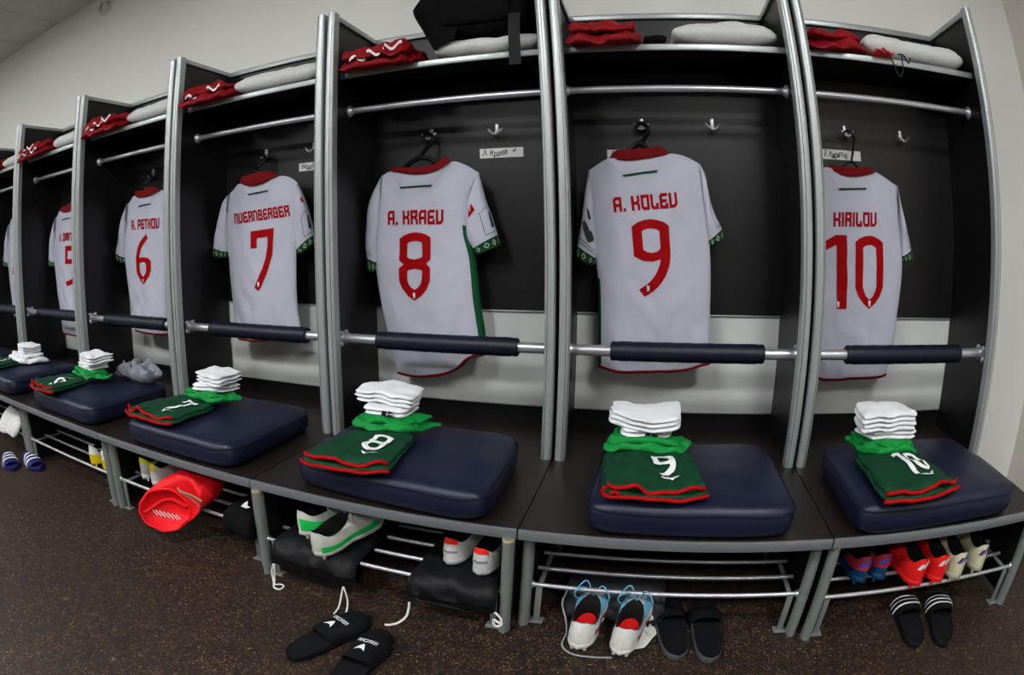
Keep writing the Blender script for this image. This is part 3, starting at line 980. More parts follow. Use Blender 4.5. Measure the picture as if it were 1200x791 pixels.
            if n == 9 and sg < 0:
                heart = [(.5, 0), (.12, .42), (.0, .72), (.16, .96), (.42, .96), (.56, .84), (.74, .98), (.96, .86), (1, .6), (.78, .3)]
                onsleeve(heart, .50, .72, 4.2, 11.2, mat('dark_badge', (44, 46, 52), 0.6), 'badge', 'dark rounded badge print')
                onsleeve([(0, .7), (.5, 1), (1, .7), (.5, 0)], .30, .42, 6, 9, ink, 'logo_mark', 'small dark logo print')
                for q in range(2):
                    onsleeve([(0, 0), (1, 0), (1, 1), (0, 1)], .745 + q * .045, .765 + q * .045, 3.5, 11.5, mat('grey_print', (120, 122, 128), .6), 'small_lettering', None)
            if sg > 0 and n in (8, 9, 10, 7):
                fr4 = [[(0, 0), (1, 0), (1, .02), (0, .02)], [(0, .98), (1, .98), (1, 1), (0, 1)], [(0, .02), (.035, .02), (.035, .98), (0, .98)]]
                onsleeve(fr4, .46, .80, 6.2, 1.6, ink, 'badge_outline', 'thin black frame of a sleeve badge')
                onsleeve([(.62, .2), (1, .15), (1, .8), (.8, .78), (.9, .6), (.7, .55), (.85, .4), (.66, .34)], .46, .80, 6.2, 1.2, mat('dark_violet_print', (40, 34, 74), .6), 'badge_mark', None)
                if n == 8:
                    onsleeve([(0, .1), (.0, 1), (.2, 1), (.2, .55), (.5, .55), (.5, 1), (.72, 1), (1, 0)], .20, .36, 10.2, 7.2, red_print, 'logo_mark', 'small red shield logo')
                else:
                    onsleeve([(0, .4), (0, 1), (.6, .9), (1, 0)], .22, .34, 3.6, 1.4, red_print, 'logo_mark', 'small red shield logo')
        # green stripe down the side
        if n in (8, 9):
            if n == 8:
                sa, sb = .955, .997
            else:
                sa, sb = .003, .022
            tt = np.linspace(.012, .70 if n == 8 else .45, 40)
            ss = np.linspace(sa, sb, 6)
            S, T = np.meshgrid(ss, tt)
            if n == 8:
                S = 1 - (1 - S) * (1.25 - .5 * np.clip(T, 0, 1))
            q = self.back(S, T, .003)
            gx = np.concatenate([[q[:, i] for i in range(6)]]).transpose(1, 0, 2)
            ms = MB()
            rows = []
            for j in range(40):
                row = [tuple(gx[j, i]) for i in range(6)]
                e = row[-1] if n == 8 else row[0]
                nxt = (e[0] + (.004 if n == 8 else -.004), Y0 + .004, e[2])
                row = row + [nxt] if n == 8 else [nxt] + row
                rows.append(row)
            ms.loft(rows, closed=False)
            part('side_stripe', ms, stripe_green, th, True, True, 'green stripe down the side seam')
        # seams where the sleeves are set in
        for sx in (.012, .988):
            if sx < .5 and n == 10 or sx > .5 and n in (4, 5, 6):
                continue
            tq = np.linspace(.70, .985, 24)
            part('armhole_seam', MB().tube([tuple(p) for p in self.back(np.full(24, sx), tq, .0008)], .0010, 5), jersey_shade, th, True, True)
        # name and number
        if TEXT[n]:
            part('name_lettering', self.printed(text_quads(TEXT[n]), d['name'], .2), red_print, th, False, True, 'red name in block letters')
        fnum = d['num']
        if n == 10:
            w1, w0 = .40, .50
            q1 = [[(a[0] * .58, a[1] / 2.05) for a in q] for q in DIG['1']]
            k = 1.0
            polys = [[(.02 + a[0] / .336 * .345, a[1]) for a in q] for q in q1]
            polys += [[(.50 + a[0] * .50, a[1] / 2.05) for a in q] for q in DIG['0']]
            ml = .09
        else:
            polys = [[(a[0], a[1] / 2.05) for a in q] for q in DIG[str(n)]]
            ml = .14
        part('number', self.printed(polys, fnum, ml), red_print, th, False, True, 'large red number')
        # tiny white lion emblem at the foot of each digit
        o = np.array(fnum[0]); ux = np.array(fnum[1]) - o; uy = np.array(fnum[2]) - o
        spots = {8: [(.5, .035)], 9: [(.43, .045)], 10: [(.22, .02), (.75, .035)], 7: [(.40, .04)], 6: [(.5, .035)]}.get(n, [])
        for (ex, ez) in spots:
            c = o + ux * ex + uy * ez
            part('lion_emblem', self.printed([[(a[0], a[1]) for a in LION]], [tuple(c - (.009, 0)), tuple(c + (.009, 0)), tuple(c + (-.009, .023))], .5, .0045), white_print, th, False, True, 'tiny white lion emblem')
        return th


for n in range(10, 3, -1):
    Shirt(n).build()

# ------------------------------------------------------------------ hangers
for n in range(10, 3, -1):
    d = SH[n]
    hx = CX(n) - .143
    cl, cr = d['colt'][0], d['colt'][-1]
    mx = (cl[0] + cr[0]) / 2 * .6 + hx * .4
    zt = (cl[1] + cr[1]) / 2
    t = thing('coat_hanger', 'black plastic hanger carrying the shirt with %s' % NEAR[n] if n > 4 else 'black plastic hanger carrying the far end shirt', 'hanger', (hx, -.05, 1.53), 0, 'black hangers on the left hooks')
    hkp = [(hx - .022, -.046, 1.512), (hx - .018, -.046, 1.527), (hx, -.046, 1.535), (hx + .02, -.048, 1.522), (hx + .024, -.055, 1.498), (hx + .012, -.07, 1.478), (hx + .002, -.085, 1.46), (mx, Y0 - .006, zt + .022)]
    part('hook', MB().tube(smooth_curve(hkp, 28), .0085 if n != 10 else .0045, 8), plastic_black, t, True, True)
    a0, a1 = d['T'][0], d['T'][-1]
    arm = [(cl[0] * .55 + a0[0] * .45, Y0, cl[1] * .55 + a0[1] * .45 - .075), (cl[0] + .03, Y0 - .002, cl[1] - .022), (mx, Y0 - .006, zt + .016), (cr[0] - .03, Y0 - .002, cr[1] - .034), (cr[0] * .55 + a1[0] * .45, Y0, cr[1] * .55 + a1[1] * .45 - .085)]
    part('arm', MB().tube(smooth_curve(arm, 36), .0105 if n != 10 else .0045, 8), plastic_black, t, True, True)

# ------------------------------------------------------------------ name strips on the back panels
def font_mesh(s, size):
    cu = bpy.data.curves.new('txt', 'FONT')
    cu.body = s
    cu.size = size
    cu.offset = .0007
    cu.shear = .15
    ob = bpy.data.objects.new('txt', cu)
    COL.objects.link(ob)
    dg = bpy.context.evaluated_depsgraph_get()
    me = bpy.data.meshes.new_from_object(ob.evaluated_get(dg))
    v = [tuple(q.co) for q in me.vertices]
    fc = [tuple(p.vertices) for p in me.polygons]
    bpy.data.objects.remove(ob)
    bpy.data.curves.remove(cu)
    bpy.data.meshes.remove(me)
    return v, fc


STRIPS = {8: (-.367, -.187, 1.424, 1.463, 'А. Краев', 'xl'), 10: (1.030, 1.216, 1.424, 1.463, 'Р. Кирилов', 'м'), 9: (.146, .33, 1.402, 1.441, 'А. Колев', 'xl'), 7: (-1.238, -1.05, 1.432, 1.470, 'Нюрнбергер', 'L')}
SLAB = {8: 'white name strip stuck beside the shirt with red number eight', 10: 'white name strip behind the hanger of shirt number ten', 9: 'white name strip peeking out behind the red collar of shirt number nine', 7: 'white name strip cut by the double post, above shirt number seven'}
for n, (x0, x1, z0, z1, s, e) in STRIPS.items():
    t = thing('name_strip', SLAB[n], 'label', ((x0 + x1) / 2, -.004, (z0 + z1) / 2), 0, 'handwritten name strips')
    part('paper', MB().rbox(x0, x1, -.0036, -.0021, z0, z1, .0004, 1), paper, t, False, True)
    for tx_, sz, ox, oz in ((s, .033, .012, .009), (e, .018, x1 - x0 - .043, .021)):
        v, fc = font_mesh(tx_, sz)
        mb = MB()
        k = .75 if tx_ == s else 1
        mb.add([(x0 + ox + p[0] * k * (.82 if n == 7 or n == 10 else 1), -.0040, z0 + oz + p[1] + .004 * math.sin(p[0] * 60)) for p in v], fc)
        part('handwriting', mb, ink, t, False, True)

# ------------------------------------------------------------------ folded kit on the cushions
KIT = {
 9: {'shorts': [(0.207, -0.896), (0.488, -0.879), (0.451, -0.60), (0.183, -0.60)], 'green': [(0.184, -0.638), (0.428, -0.638), (0.457, -0.57), (0.203, -0.491)], 'sock': [(0.234, -0.613), (0.385, -0.602), (0.397, -0.50), (0.228, -0.50)], 'sock2': [(0.194, -0.595), (0.408, -0.645), (0.417, -0.454), (0.19, -0.478)]},
 8: {'shorts': [(-0.639, -0.934), (-0.362, -0.899), (-0.395, -0.63), (-0.619, -0.65)], 'green': [(-0.62, -0.665), (-0.415, -0.651), (-0.34, -0.521), (-0.627, -0.503)], 'sock': [(-0.595, -0.613), (-0.441, -0.621), (-0.434, -0.48), (-0.62, -0.49)], 'sock2': [(-0.672, -0.545), (-0.42, -0.605), (-0.44, -0.436), (-0.665, -0.44)]},
 10: {'shorts': [(0.973, -0.947), (1.274, -0.898), (1.216, -0.62), (0.99, -0.58)], 'green': [(1.003, -0.672), (1.215, -0.668), (1.22, -0.57), (0.975, -0.516)], 'sock': [(1.031, -0.640), (1.216, -0.643), (1.215, -0.53), (1.0, -0.53)], 'sock2': [(0.984, -0.660), (1.208, -0.649), (1.195, -0.53), (1.005, -0.51)]},
 7: {'shorts': [(-1.549, -0.866), (-1.24, -0.885), (-1.229, -0.64), (-1.471, -0.58)], 'green': [(-1.455, -0.623), (-1.236, -0.656), (-1.15, -0.553), (-1.428, -0.532)], 'sock': [(-1.385, -0.636), (-1.22, -0.614), (-1.20, -0.51), (-1.373, -0.51)], 'sock2': [(-1.401, -0.59), (-1.196, -0.660), (-1.195, -0.50), (-1.371, -0.48)]},
 6: {'shorts': [(-2.36, -0.893), (-2.09, -0.914), (-2.11, -0.67), (-2.33, -0.65)], 'green': [(-2.30, -0.656), (-2.08, -0.692), (-1.99, -0.582), (-2.27, -0.569)], 'sock': [(-2.265, -0.632), (-2.11, -0.657), (-2.06, -0.55), (-2.239, -0.54)], 'sock2': [(-2.276, -0.611), (-2.07, -0.676), (-2.03, -0.53), (-2.233, -0.516)]},
 5: {'shorts': [(-3.20, -0.884), (-2.93, -0.868), (-2.93, -0.66), (-3.197, -0.66)], 'white': [(-3.20, -0.634), (-2.88, -0.682), (-2.82, -0.479), (-3.18, -0.449)], 'sock2': [(-3.124, -0.591), (-2.928, -0.64), (-2.902, -0.50), (-3.085, -0.475)]},
 4: {'shorts': [(-4.02, -0.884), (-3.76, -0.868), (-3.76, -0.66), (-4.02, -0.66)], 'green': [(-3.985, -0.635), (-3.74, -0.626), (-3.70, -0.508), (-3.98, -0.505)]},
}
CTOP = CZ + .012
SNUM = {10: '10', 9: '9', 8: '8', 7: '7', 6: '6', 5: '5', 4: ''}


def lerp2(q, s, t):
    a, b, c, d = [np.array(p, float) for p in q]
    return a * (1 - s) * (1 - t) + b * s * (1 - t) + c * s * t + d * (1 - s) * t


def folded_shorts(n, q, g):
    c = lerp2(q, .5, .5)
    lab = {10: 'folded green shorts with red hem and white number ten', 9: 'folded green shorts with rolled red hem and white number nine', 8: 'folded green shorts with wavy red hem and white number eight', 7: 'folded green shorts on the cushion left of the number eight pile', 6: 'folded green shorts under white socks beside a grey garment', 5: 'folded green shorts before the piled white garments', 4: 'folded green shorts at the far end of the benches'}[n]
    t = thing('folded_shorts', lab, 'shorts', (c[0], c[1], CTOP), 0, 'green shorts folded on the cushions')
    th = .026
    zt = lambda x, y: .006 * nz(x, y, 0, 13, n)
    bow = .018
    slab(mb := MB(), q, CTOP, th, 40, 32, p=6, e=.5, wr=.011, wsc=15, seed=n, bow=bow)
    part('body', mb, dark_green, t, True, True, angle=80)
    # upper leg layer, a little shorter
    q2 = [tuple(lerp2(q, .03, .035)), tuple(lerp2(q, .97, .045)), tuple(lerp2(q, .99, .98)), tuple(lerp2(q, .02, .98))]
    HC = {10: .66, 9: .30, 8: .44, 7: .36, 6: .4, 5: .5, 4: .5}[n]

    def hump(w):
        return .013 * math.exp(-((w - HC) / .075) ** 2) + .006 * math.exp(-((w - HC + .33) / .06) ** 2)
    fa, fb = np.array(q2[0]), np.array(q2[1])
    fl = float(np.linalg.norm(fb - fa))
    fu = (fb - fa) / fl

    def lift(x, y, z):
        v = np.array((x, y)) - fa
        w, dd = float(v @ fu) / fl, float(v[1] * fu[0] - v[0] * fu[1])
        return (x, y, z + (hump(w) * math.exp(-max(0, dd + bow) / .10) if z > CTOP + .020 else 0))
    slab(mb := MB(), q2, CTOP + th * .55, .022, 40, 32, p=5, e=.5, wr=.011, wsc=15, seed=n, bow=bow, fn=lift)
    part('upper_leg', mb, dark_green, t, True, True, angle=80)
    # red hem trims following the front edges as flat rolled bands
    for k, (qq, z0, th_) in enumerate(((q, CTOP + .004, .008), (q2, CTOP + th * .55 + .007, .009))):
        a, b = np.array(qq[0]), np.array(qq[1])
        nrm = np.array((b - a)[::-1]) * (1, -1)
        nrm = nrm / np.linalg.norm(nrm)
        if nrm[1] > 0:
            nrm = -nrm
        rows = []
        for i in range(61):
            w = i / 60
            s2 = 2 * w - 1
            ww = .012 + .976 * w
            p = a + (b - a) * ww + nrm * (bow * (1 - s2 * s2) * .98 - .010 * abs(s2) ** 8)
            wv = .007 * math.sin(w * 9 + n * 1.3 + k) * (1 - s2 ** 8) + .004 * math.sin(w * 21 + n) + (hump(w) if k else .4 * hump(w))
            z = z0 + th_ / 2 + .006 * nz(p[0], p[1], 0, 15, n) + wv * (.9 if k else .35) + .003
            row = []
            for j in range(10):
                ph = 2 * math.pi * j / 10
                e = p + nrm * (.0045 + .0065 * math.cos(ph))
                row.append((e[0], e[1], max(CTOP + .001, z + (th_ * .62) * math.sin(ph))))
            rows.append(row)
        part('hem_trim', MB().loft(rows, True, True, True), red_trim, t, True, True, angle=70)
    if n == 9:           # the hem curls over at its left end
        cp = np.array(q2[0])
        sp = [(cp[0] + .02 + (.030 - .0022 * k) * math.cos(.55 * k + 2.2), cp[1] - .014 - .0009 * k, CTOP + .022 + (.018 - .0013 * k) * math.sin(.55 * k + 2.2)) for k in range(13)]
        part('hem_curl', MB().tube(smooth_curve(sp, 40), .0048, 8), red_trim, t, True, True)
    # white number and logo, laid on the top layer
    if SNUM[n]:
        A = {10: ((.44, .40), (.84, .40)), 9: ((.50, .42), (.78, .42)), 8: ((.53, .42), (.83, .42)), 7: ((.56, .38), (.84, .38)), 6: ((.58, .42), (.86, .42)), 5: ((.55, .4), (.86, .4))}[n]
        polys = []
        if n == 10:
            for a in DIG['1']:
                polys.append([(p[0] / .58 * .38, p[1] / 2.05) for p in a])
            for a in DIG['0']:
                polys.append([(.48 + p[0] * .52, p[1] / 2.05) for p in a])
        else:
            polys = [[(p[0], p[1] / 2.05) for p in a] for a in DIG[SNUM[n]]]

        def lay(polys, s0, s1, t0, t1, m_, nm, lb):
            v, fc = flat_mesh(polys, .16)
            vs = []
            for (px, pz) in v:
                s_, t_ = s0 + (s1 - s0) * px, t0 + (t1 - t0) * pz
                p = lerp2(q2, s_, t_)
                p = p - np.array((0, bow * (1 - (2 * s_ - 1) ** 2) * (1 - t_)))
                E = max(0, 1 - max(abs(2 * s_ - 1), abs(2 * t_ - 1)) ** 5) ** .5
                z = CTOP + th * .55 + .011 + .011 * E + .011 * nz(p[0], p[1], 0, 15, n) + .0042 * nz(p[0] + .5 * p[1], p[1], 3, 40.5, n) + .0035
                vs.append(lift(float(p[0]), float(p[1]), float(z) + .0012))
            part(nm, MB().add(vs, fc), m_, t, False, True, lb)
        lay(polys, A[0][0], A[1][0] - .03, .28, .78, white_print, 'number', 'white number print')
        m = (A[0][0] + A[1][0]) / 2
        lay([TRI_LOGO[:3] + [TRI_LOGO[3]] + TRI_LOGO[4:]], m - .08, m + .12, .12, .26, white_print, 'logo_mark', 'small white triangular logo')
    if g is not None:
        slab(mb := MB(), g, CTOP + .026, .034, 36, 24, p=4, e=.5, wr=.020, wsc=17, seed=n + 3)
        part('lining', mb, lime_green, t, True, True, 'bright green turned-over waistband', angle=80)
        qs = [tuple(lerp2(g, .06, .10)), tuple(lerp2(g, .90, .06)), tuple(lerp2(g, .90, .94)), tuple(lerp2(g, .05, .95))]
        slab(mb := MB(), qs, CTOP + .048, .022, 30, 20, p=4, e=.5, wr=.018, wsc=19, seed=n + 13)
        part('lining', mb, lime_green, t, True, True, 'bright green turned-over waistband', angle=80)
    return t


def folded_sock(n, q, z, layers, th, lab, sag=0.0, seed=0, marks=False, tilt=0.0):
    c = lerp2(q, .5, .5)
    t = thing('folded_sock', lab, 'sock', (c[0], c[1], z), 0, 'white socks folded on top of the shorts')
    for k in range(layers):
        dx = .010 * math.sin(k * 2.3 + n)
        s0, s1 = .02 * ((k * 7 + n) % 3), 1 - .015 * ((k * 5 + n) % 3)
        t0 = .03 * ((k * 3 + n) % 3)
        qq = [tuple(lerp2(q, s0, t0)), tuple(lerp2(q, s1, t0 * .6)), tuple(lerp2(q, s1, 1)), tuple(lerp2(q, s0, 1))]
        slab(mb := MB(), qq, z + k * th * .86 + tilt, th, 32, 22, p=5, e=.5, wr=.009, wsc=17, seed=seed + n, sag=sag, zf=z + k * th * .86 - tilt)
        part('fold', mb, sockm, t, True, True, angle=80)
    if marks:
        lm = MB()
        for k in range(2):
            p = lerp2(q, .55 + .02 * k, 0)
            zc = z + .010 + k * .012
            lm.prism([(p[0] - .012, zc - .006), (p[0] + .002, zc - .007), (p[0] + .004, zc + .004), (p[0] - .010, zc + .005)], 'y', p[1] - .006, p[1] - .002)
            lm.prism([(p[0] + .006, zc - .004), (p[0] + .030, zc), (p[0] + .014, zc + .006)], 'y', p[1] - .006, p[1] - .002)
        part('logo_mark', lm, ink, t, False, True, 'small black logo print')
    return t


for n, k in KIT.items():
    folded_shorts(n, k['shorts'], k.get('green'))
    zs = CTOP + .066
    place = {10: 'number ten', 9: 'number nine', 8: 'number eight', 7: 'number seven', 6: 'number six', 5: 'number five'}.get(n)
    if 'sock' in k:
        folded_sock(n, k['sock'], zs, 2, .017, 'lower white folded sock lying on the bright green band of the %s shorts' % place, seed=2, marks=n in (8, 9))
        folded_sock(n, k['sock2'], zs + .031, 3 if n != 10 else 4, .0165, 'upper white folded sock topping the pile of the %s shorts' % place, sag=.016 if n == 9 else (-.008 if n in (8, 10) else .004), seed=6, tilt=.004)
    if n == 5:
        q = k['white']
        c = lerp2(q, .5, .5)
        t = thing('folded_undershirt', 'crumpled white undershirt under a white sock on the fifth cushion', 'undershirt', (c[0], c[1], CTOP))
        slab(mb := MB(), q, CTOP, .045, 34, 26, p=4, e=.5, wr=.022, wsc=13, seed=4)
        part('body', mb, sockm, t, True, True, angle=80)
        qs = [tuple(lerp2(q, .1, .12)), tuple(lerp2(q, .92, .05)), tuple(lerp2(q, .85, .9)), tuple(lerp2(q, .1, .85))]
        slab(mb := MB(), qs, CTOP + .036, .028, 30, 20, p=4, e=.5, wr=.016, wsc=16, seed=8)
        part('sleeve_fold', mb, sockm, t, True, True, angle=80)
        folded_sock(n, k['sock2'], CTOP + .064, 3, .017, 'white folded sock on top of the crumpled undershirt', seed=3)

# grey garment bundled behind the pile with number six
t = thing('grey_garment', 'crumpled grey garment with dark piping lying behind the number six socks', 'garment', (-2.0, -.46, CTOP))
gq = [(-2.10, -.50), (-1.84, -.49), (-1.82, -.38), (-2.12, -.36)]
slab(mb := MB(), gq, CTOP - .004, .085, 36, 24, p=3, e=.6, wr=.036, wsc=21, seed=11)
part('body', mb, grey_fab, t, True, True, angle=80)
part('piping', MB().tube(smooth_curve([(-2.07, -.512, CTOP + .075), (-2.03, -.522, CTOP + .045), (-1.96, -.52, CTOP + .030), (-1.86, -.51, CTOP + .010)], 24), .003, 6), ink, t, True, True)

# ------------------------------------------------------------------ things on the shelves
ZS = 1.765


def shelf_red(n, x0, x1, y0, y1, stripes, lab, seed, tilt=0.0, cream=True):
    cx = CX(n)
    t = thing('folded_red_garment', lab, 'garment', (cx + (x0 + x1) / 2, (y0 + y1) / 2, ZS), 0, 'red garments on the top shelves')

    def droop(x, y, z):
        d = max(0, -(y + .315))
        return (x, y, z - d * .42)
    for k in range(2):
        q = [(cx + x0 + .01 * k, y0 + .012 * k), (cx + x1 - .012 * k, y0 + .02 + .012 * k), (cx + x1 - .02 * k, y1), (cx + x0, y1)]
        slab(mb := MB(), q, ZS + k * .040 - .002, .050, 40, 30, p=3.2, e=.5, wr=.032, wsc=15, seed=seed + k, fn=droop, bow=.01)
        part('fold', mb, red_cloth, t, True, True, angle=80)
    if stripes:
        for k in range(stripes):
            w = .35 + .5 * k / max(1, stripes - 1)
            xa = cx + x0 + (x1 - x0) * w
            pts = []
            for i in range(9):
                xx = xa - .03 + .06 * i / 8
                yy = y0 + .012 + .02 * i / 8 - .004
                pts.append(droop(xx, yy, ZS + .052 + .012 * math.sin(i * .8 + k) + .014 * (k % 3)))
            rows = [[(p[0], p[1] - .002, p[2] - .006), (p[0], p[1] - .0045, p[2]), (p[0], p[1] - .002, p[2] + .006)] for p in pts]
            part('white_flash', MB().loft(rows, closed=False), white_print, t, True, True, 'white printed flash')
    return t


shelf_red(10, -.375, -.105, -.345, -.06, 0, 'folded red garment on the top shelf above number ten', 3)
shelf_red(9, -.372, -.125, -.43, -.08, 0, 'folded red garment on the shelf above number nine beside a black cloth', 5)
shelf_red(8, -.372, -.085, -.43, -.08, 3, 'rumpled red garment with white flashes beside the black bag', 9)
shelf_red(7, -.372, -.10, -.43, -.08, 2, 'twisted red garment with small white flashes on the shelf above number seven', 14)
shelf_red(6, -.372, -.06, -.43, -.10, 3, 'red garment with white flashes on the shelf above number six', 19)
shelf_red(5, -.372, -.06, -.44, -.10, 4, 'red garment with white flashes on the shelf above number five', 23)
shelf_red(4, -.372, -.06, -.42, -.10, 2, 'red garment on the far end shelf, cut off by the picture edge', 27)


def towel(n, x0, x1, lab, seed, z=ZS, sag=0.0, h=.088, y0=-.318, up=0.0):
    cx = CX(n)
    t = thing('folded_towel', lab, 'towel', (cx + (x0 + x1) / 2, -.19, z), 0, 'white towels on the top shelves')
    q = [(cx + x0, y0), (cx + x1, y0 + .004), (cx + x1, -.07), (cx + x0, -.07)]

    def fn(x, y, zz):
        w = (x - cx - x0) / (x1 - x0)
        k = (zz - z) / h
        return (x, y, zz + k * (sag * math.sin(w * 6.5 + seed) + up * (1 - w)))
    slab(mb := MB(), q, z, h, 44, 30, p=3.2, e=.5, wr=.010, wsc=11, seed=seed, fn=fn)
    part('roll', mb, terry, t, True, True, angle=80)
    slab(mb := MB(), [(cx + x0 + .03, y0 + .03), (cx + x1 - .01, y0 + .03), (cx + x1 - .01, -.08), (cx + x0 + .02, -.08)], z + h * .62, h * .45, 36, 24, p=3, e=.5, wr=.010, wsc=12, seed=seed + 3, fn=lambda x, y, zz: fn(x, y, zz))
    part('top_fold', mb, terry, t, True, True, angle=80)
    return t


towel(10, -.115, .388, 'white towel sagging along the shelf above number ten', 2, sag=.004, up=.022)
towel(9, -.01, .388, 'white towel with a raised left end on the shelf above number nine', 4, sag=.010, h=.090, up=.012)
towel(8, -.02, .388, 'flat white towel under the black bag', 6, h=.078)
towel(7, -.12, .388, 'white towel on the shelf above number seven', 8)
towel(6, -.06, .388, 'white towel with a round end on the shelf above number six', 10, h=.092)
towel(5, -.04, .388, 'white towel on the shelf above number five', 12)
towel(4, -.04, .388, 'white towel on the far end shelf', 14)

q = [(.318, -.30), (.405, -.30), (.36, -.18), (.30, -.18)]
slab(mb := MB(), q, ZS, .040, 20, 18, p=4, e=.5, wr=.012, wsc=18, seed=31)
t = thing('black_cloth', 'small folded black cloth between the red garment and the towel', 'cloth', (.345, -.24, ZS))
part('body', mb, black_cloth, t, True, True, angle=80)

# coral pouch with dark cords hanging over the shelf edge above number ten
t = thing('drawstring_pouch', 'small coral pouch with dark cords dangling over the shelf edge', 'pouch', (1.24, -.31, ZS))
slab(mb := MB(), [(1.195, -.350), (1.285, -.345), (1.285, -.29), (1.195, -.29)], ZS, .020, 18, 14, p=3, e=.5, wr=.008, wsc=22, seed=3)
part('body', mb, mat('coral_cloth', (228, 44, 40), .6), t, True, True, angle=80)
for k, pts in enumerate(([(1.195, -.352, ZS + .014), (1.21, -.372, ZS - .004), (1.225, -.374, ZS - .02), (1.245, -.368, ZS + .004)], [(1.225, -.358, ZS + .020), (1.245, -.374, ZS - .02), (1.27, -.374, ZS - .085), (1.293, -.372, ZS - .06), (1.30, -.370, ZS - .006)], [(1.295, -.35, ZS + .006), (1.31, -.368, ZS - .002), (1.325, -.372, ZS - .03), (1.345, -.36, ZS - .004)])):
    part('cord', MB().tube(smooth_curve(pts, 26), .003, 6), mat('navy_cord', (24, 24, 40), .7), t, True, True)

# big black bag standing on the shelf above number eight
t = thing('backpack', 'big black backpack standing on the towel above number eight', 'bag', (-.29, -.19, 1.835))
out = [(-.452, 1.792), (-.50, 1.885), (-.548, 1.985), (-.535, 2.01), (-.49, 2.075), (-.43, 2.15), (-.32, 2.20), (-.16, 2.19), (-.075, 2.12), (-.062, 1.98), (-.070, 1.90), (-.10, 1.872), (-.13, 1.860), (-.24, 1.852), (-.34, 1.854), (-.42, 1.850)]
oc = smooth_curve(out + [out[0]], 81)[:-1]
ctr = oc.mean(0)
rings = []
for k in range(13):
    a = -math.pi / 2 + math.pi * k / 12
    sc = .35 + .65 * max(0, math.cos(a)) ** .35
    yy = -.19 + .145 * math.sin(a)
    rings.append([(ctr[0] + (p[0] - ctr[0]) * sc, yy + .010 * nz(p[0], yy, p[1], 9), ctr[1] + (p[1] - ctr[1]) * (sc if p[1] > 1.9 else sc * .25 + .75)) for p in oc])
part('body', MB().loft(rings, True, True, True), black_cloth, t, True, True, angle=60)
part('front_pocket', slab(MB(), [(-.40, 1.88), (-.14, 1.88), (-.14, 2.05), (-.42, 2.05)], 0, .03, 20, 16, p=6, wr=.004, fn=lambda x, y, z: (x, -.325 - z, y)), black_cloth, t, True, True)
part('zip', MB().tube([(-.41, -.357, 2.055), (-.28, -.36, 2.06), (-.14, -.357, 2.055)], .003, 6), plastic_black, t, True, True)
st = MB()
pth = smooth_curve([(-.125, -.345, 1.90), (-.128, -.352, 1.84), (-.13, -.350, 1.78), (-.131, -.347, 1.70)], 20)
st.loft([[(p[0] - .021, p[1], p[2]), (p[0] + .021, p[1], p[2]), (p[0] + .021, p[1] + .003, p[2]), (p[0] - .021, p[1] + .003, p[2])] for p in pth], True, True, True)
part('strap', st, bag_cloth, t, False, True)
part('handle', MB().tube(smooth_curve([(-.36, -.19, 2.19), (-.34, -.19, 2.25), (-.24, -.19, 2.26), (-.21, -.19, 2.20)], 20), .009, 8), bag_cloth, t, True, True)

# ------------------------------------------------------------------ footwear
def half_w(t):
    return float(np.interp(t, [0, .04, .12, .25, .42, .58, .70, .82, .92, .97, 1], [0, .020, .031, .034, .031, .040, .045, .042, .028, .016, 0]))


def outline(L, wk=1.0, n=48, side=1):
    pts = []
    for j in range(n):
        a = 2 * math.pi * j / n
        t = .5 - .5 * math.cos(a)
        x = half_w(t) * wk * (1 if math.sin(a) >= 0 else -1)
        x += side * .008 * math.sin(math.pi * t) ** 2 * (t - .3)
        pts.append((x, L * t))
    return pts


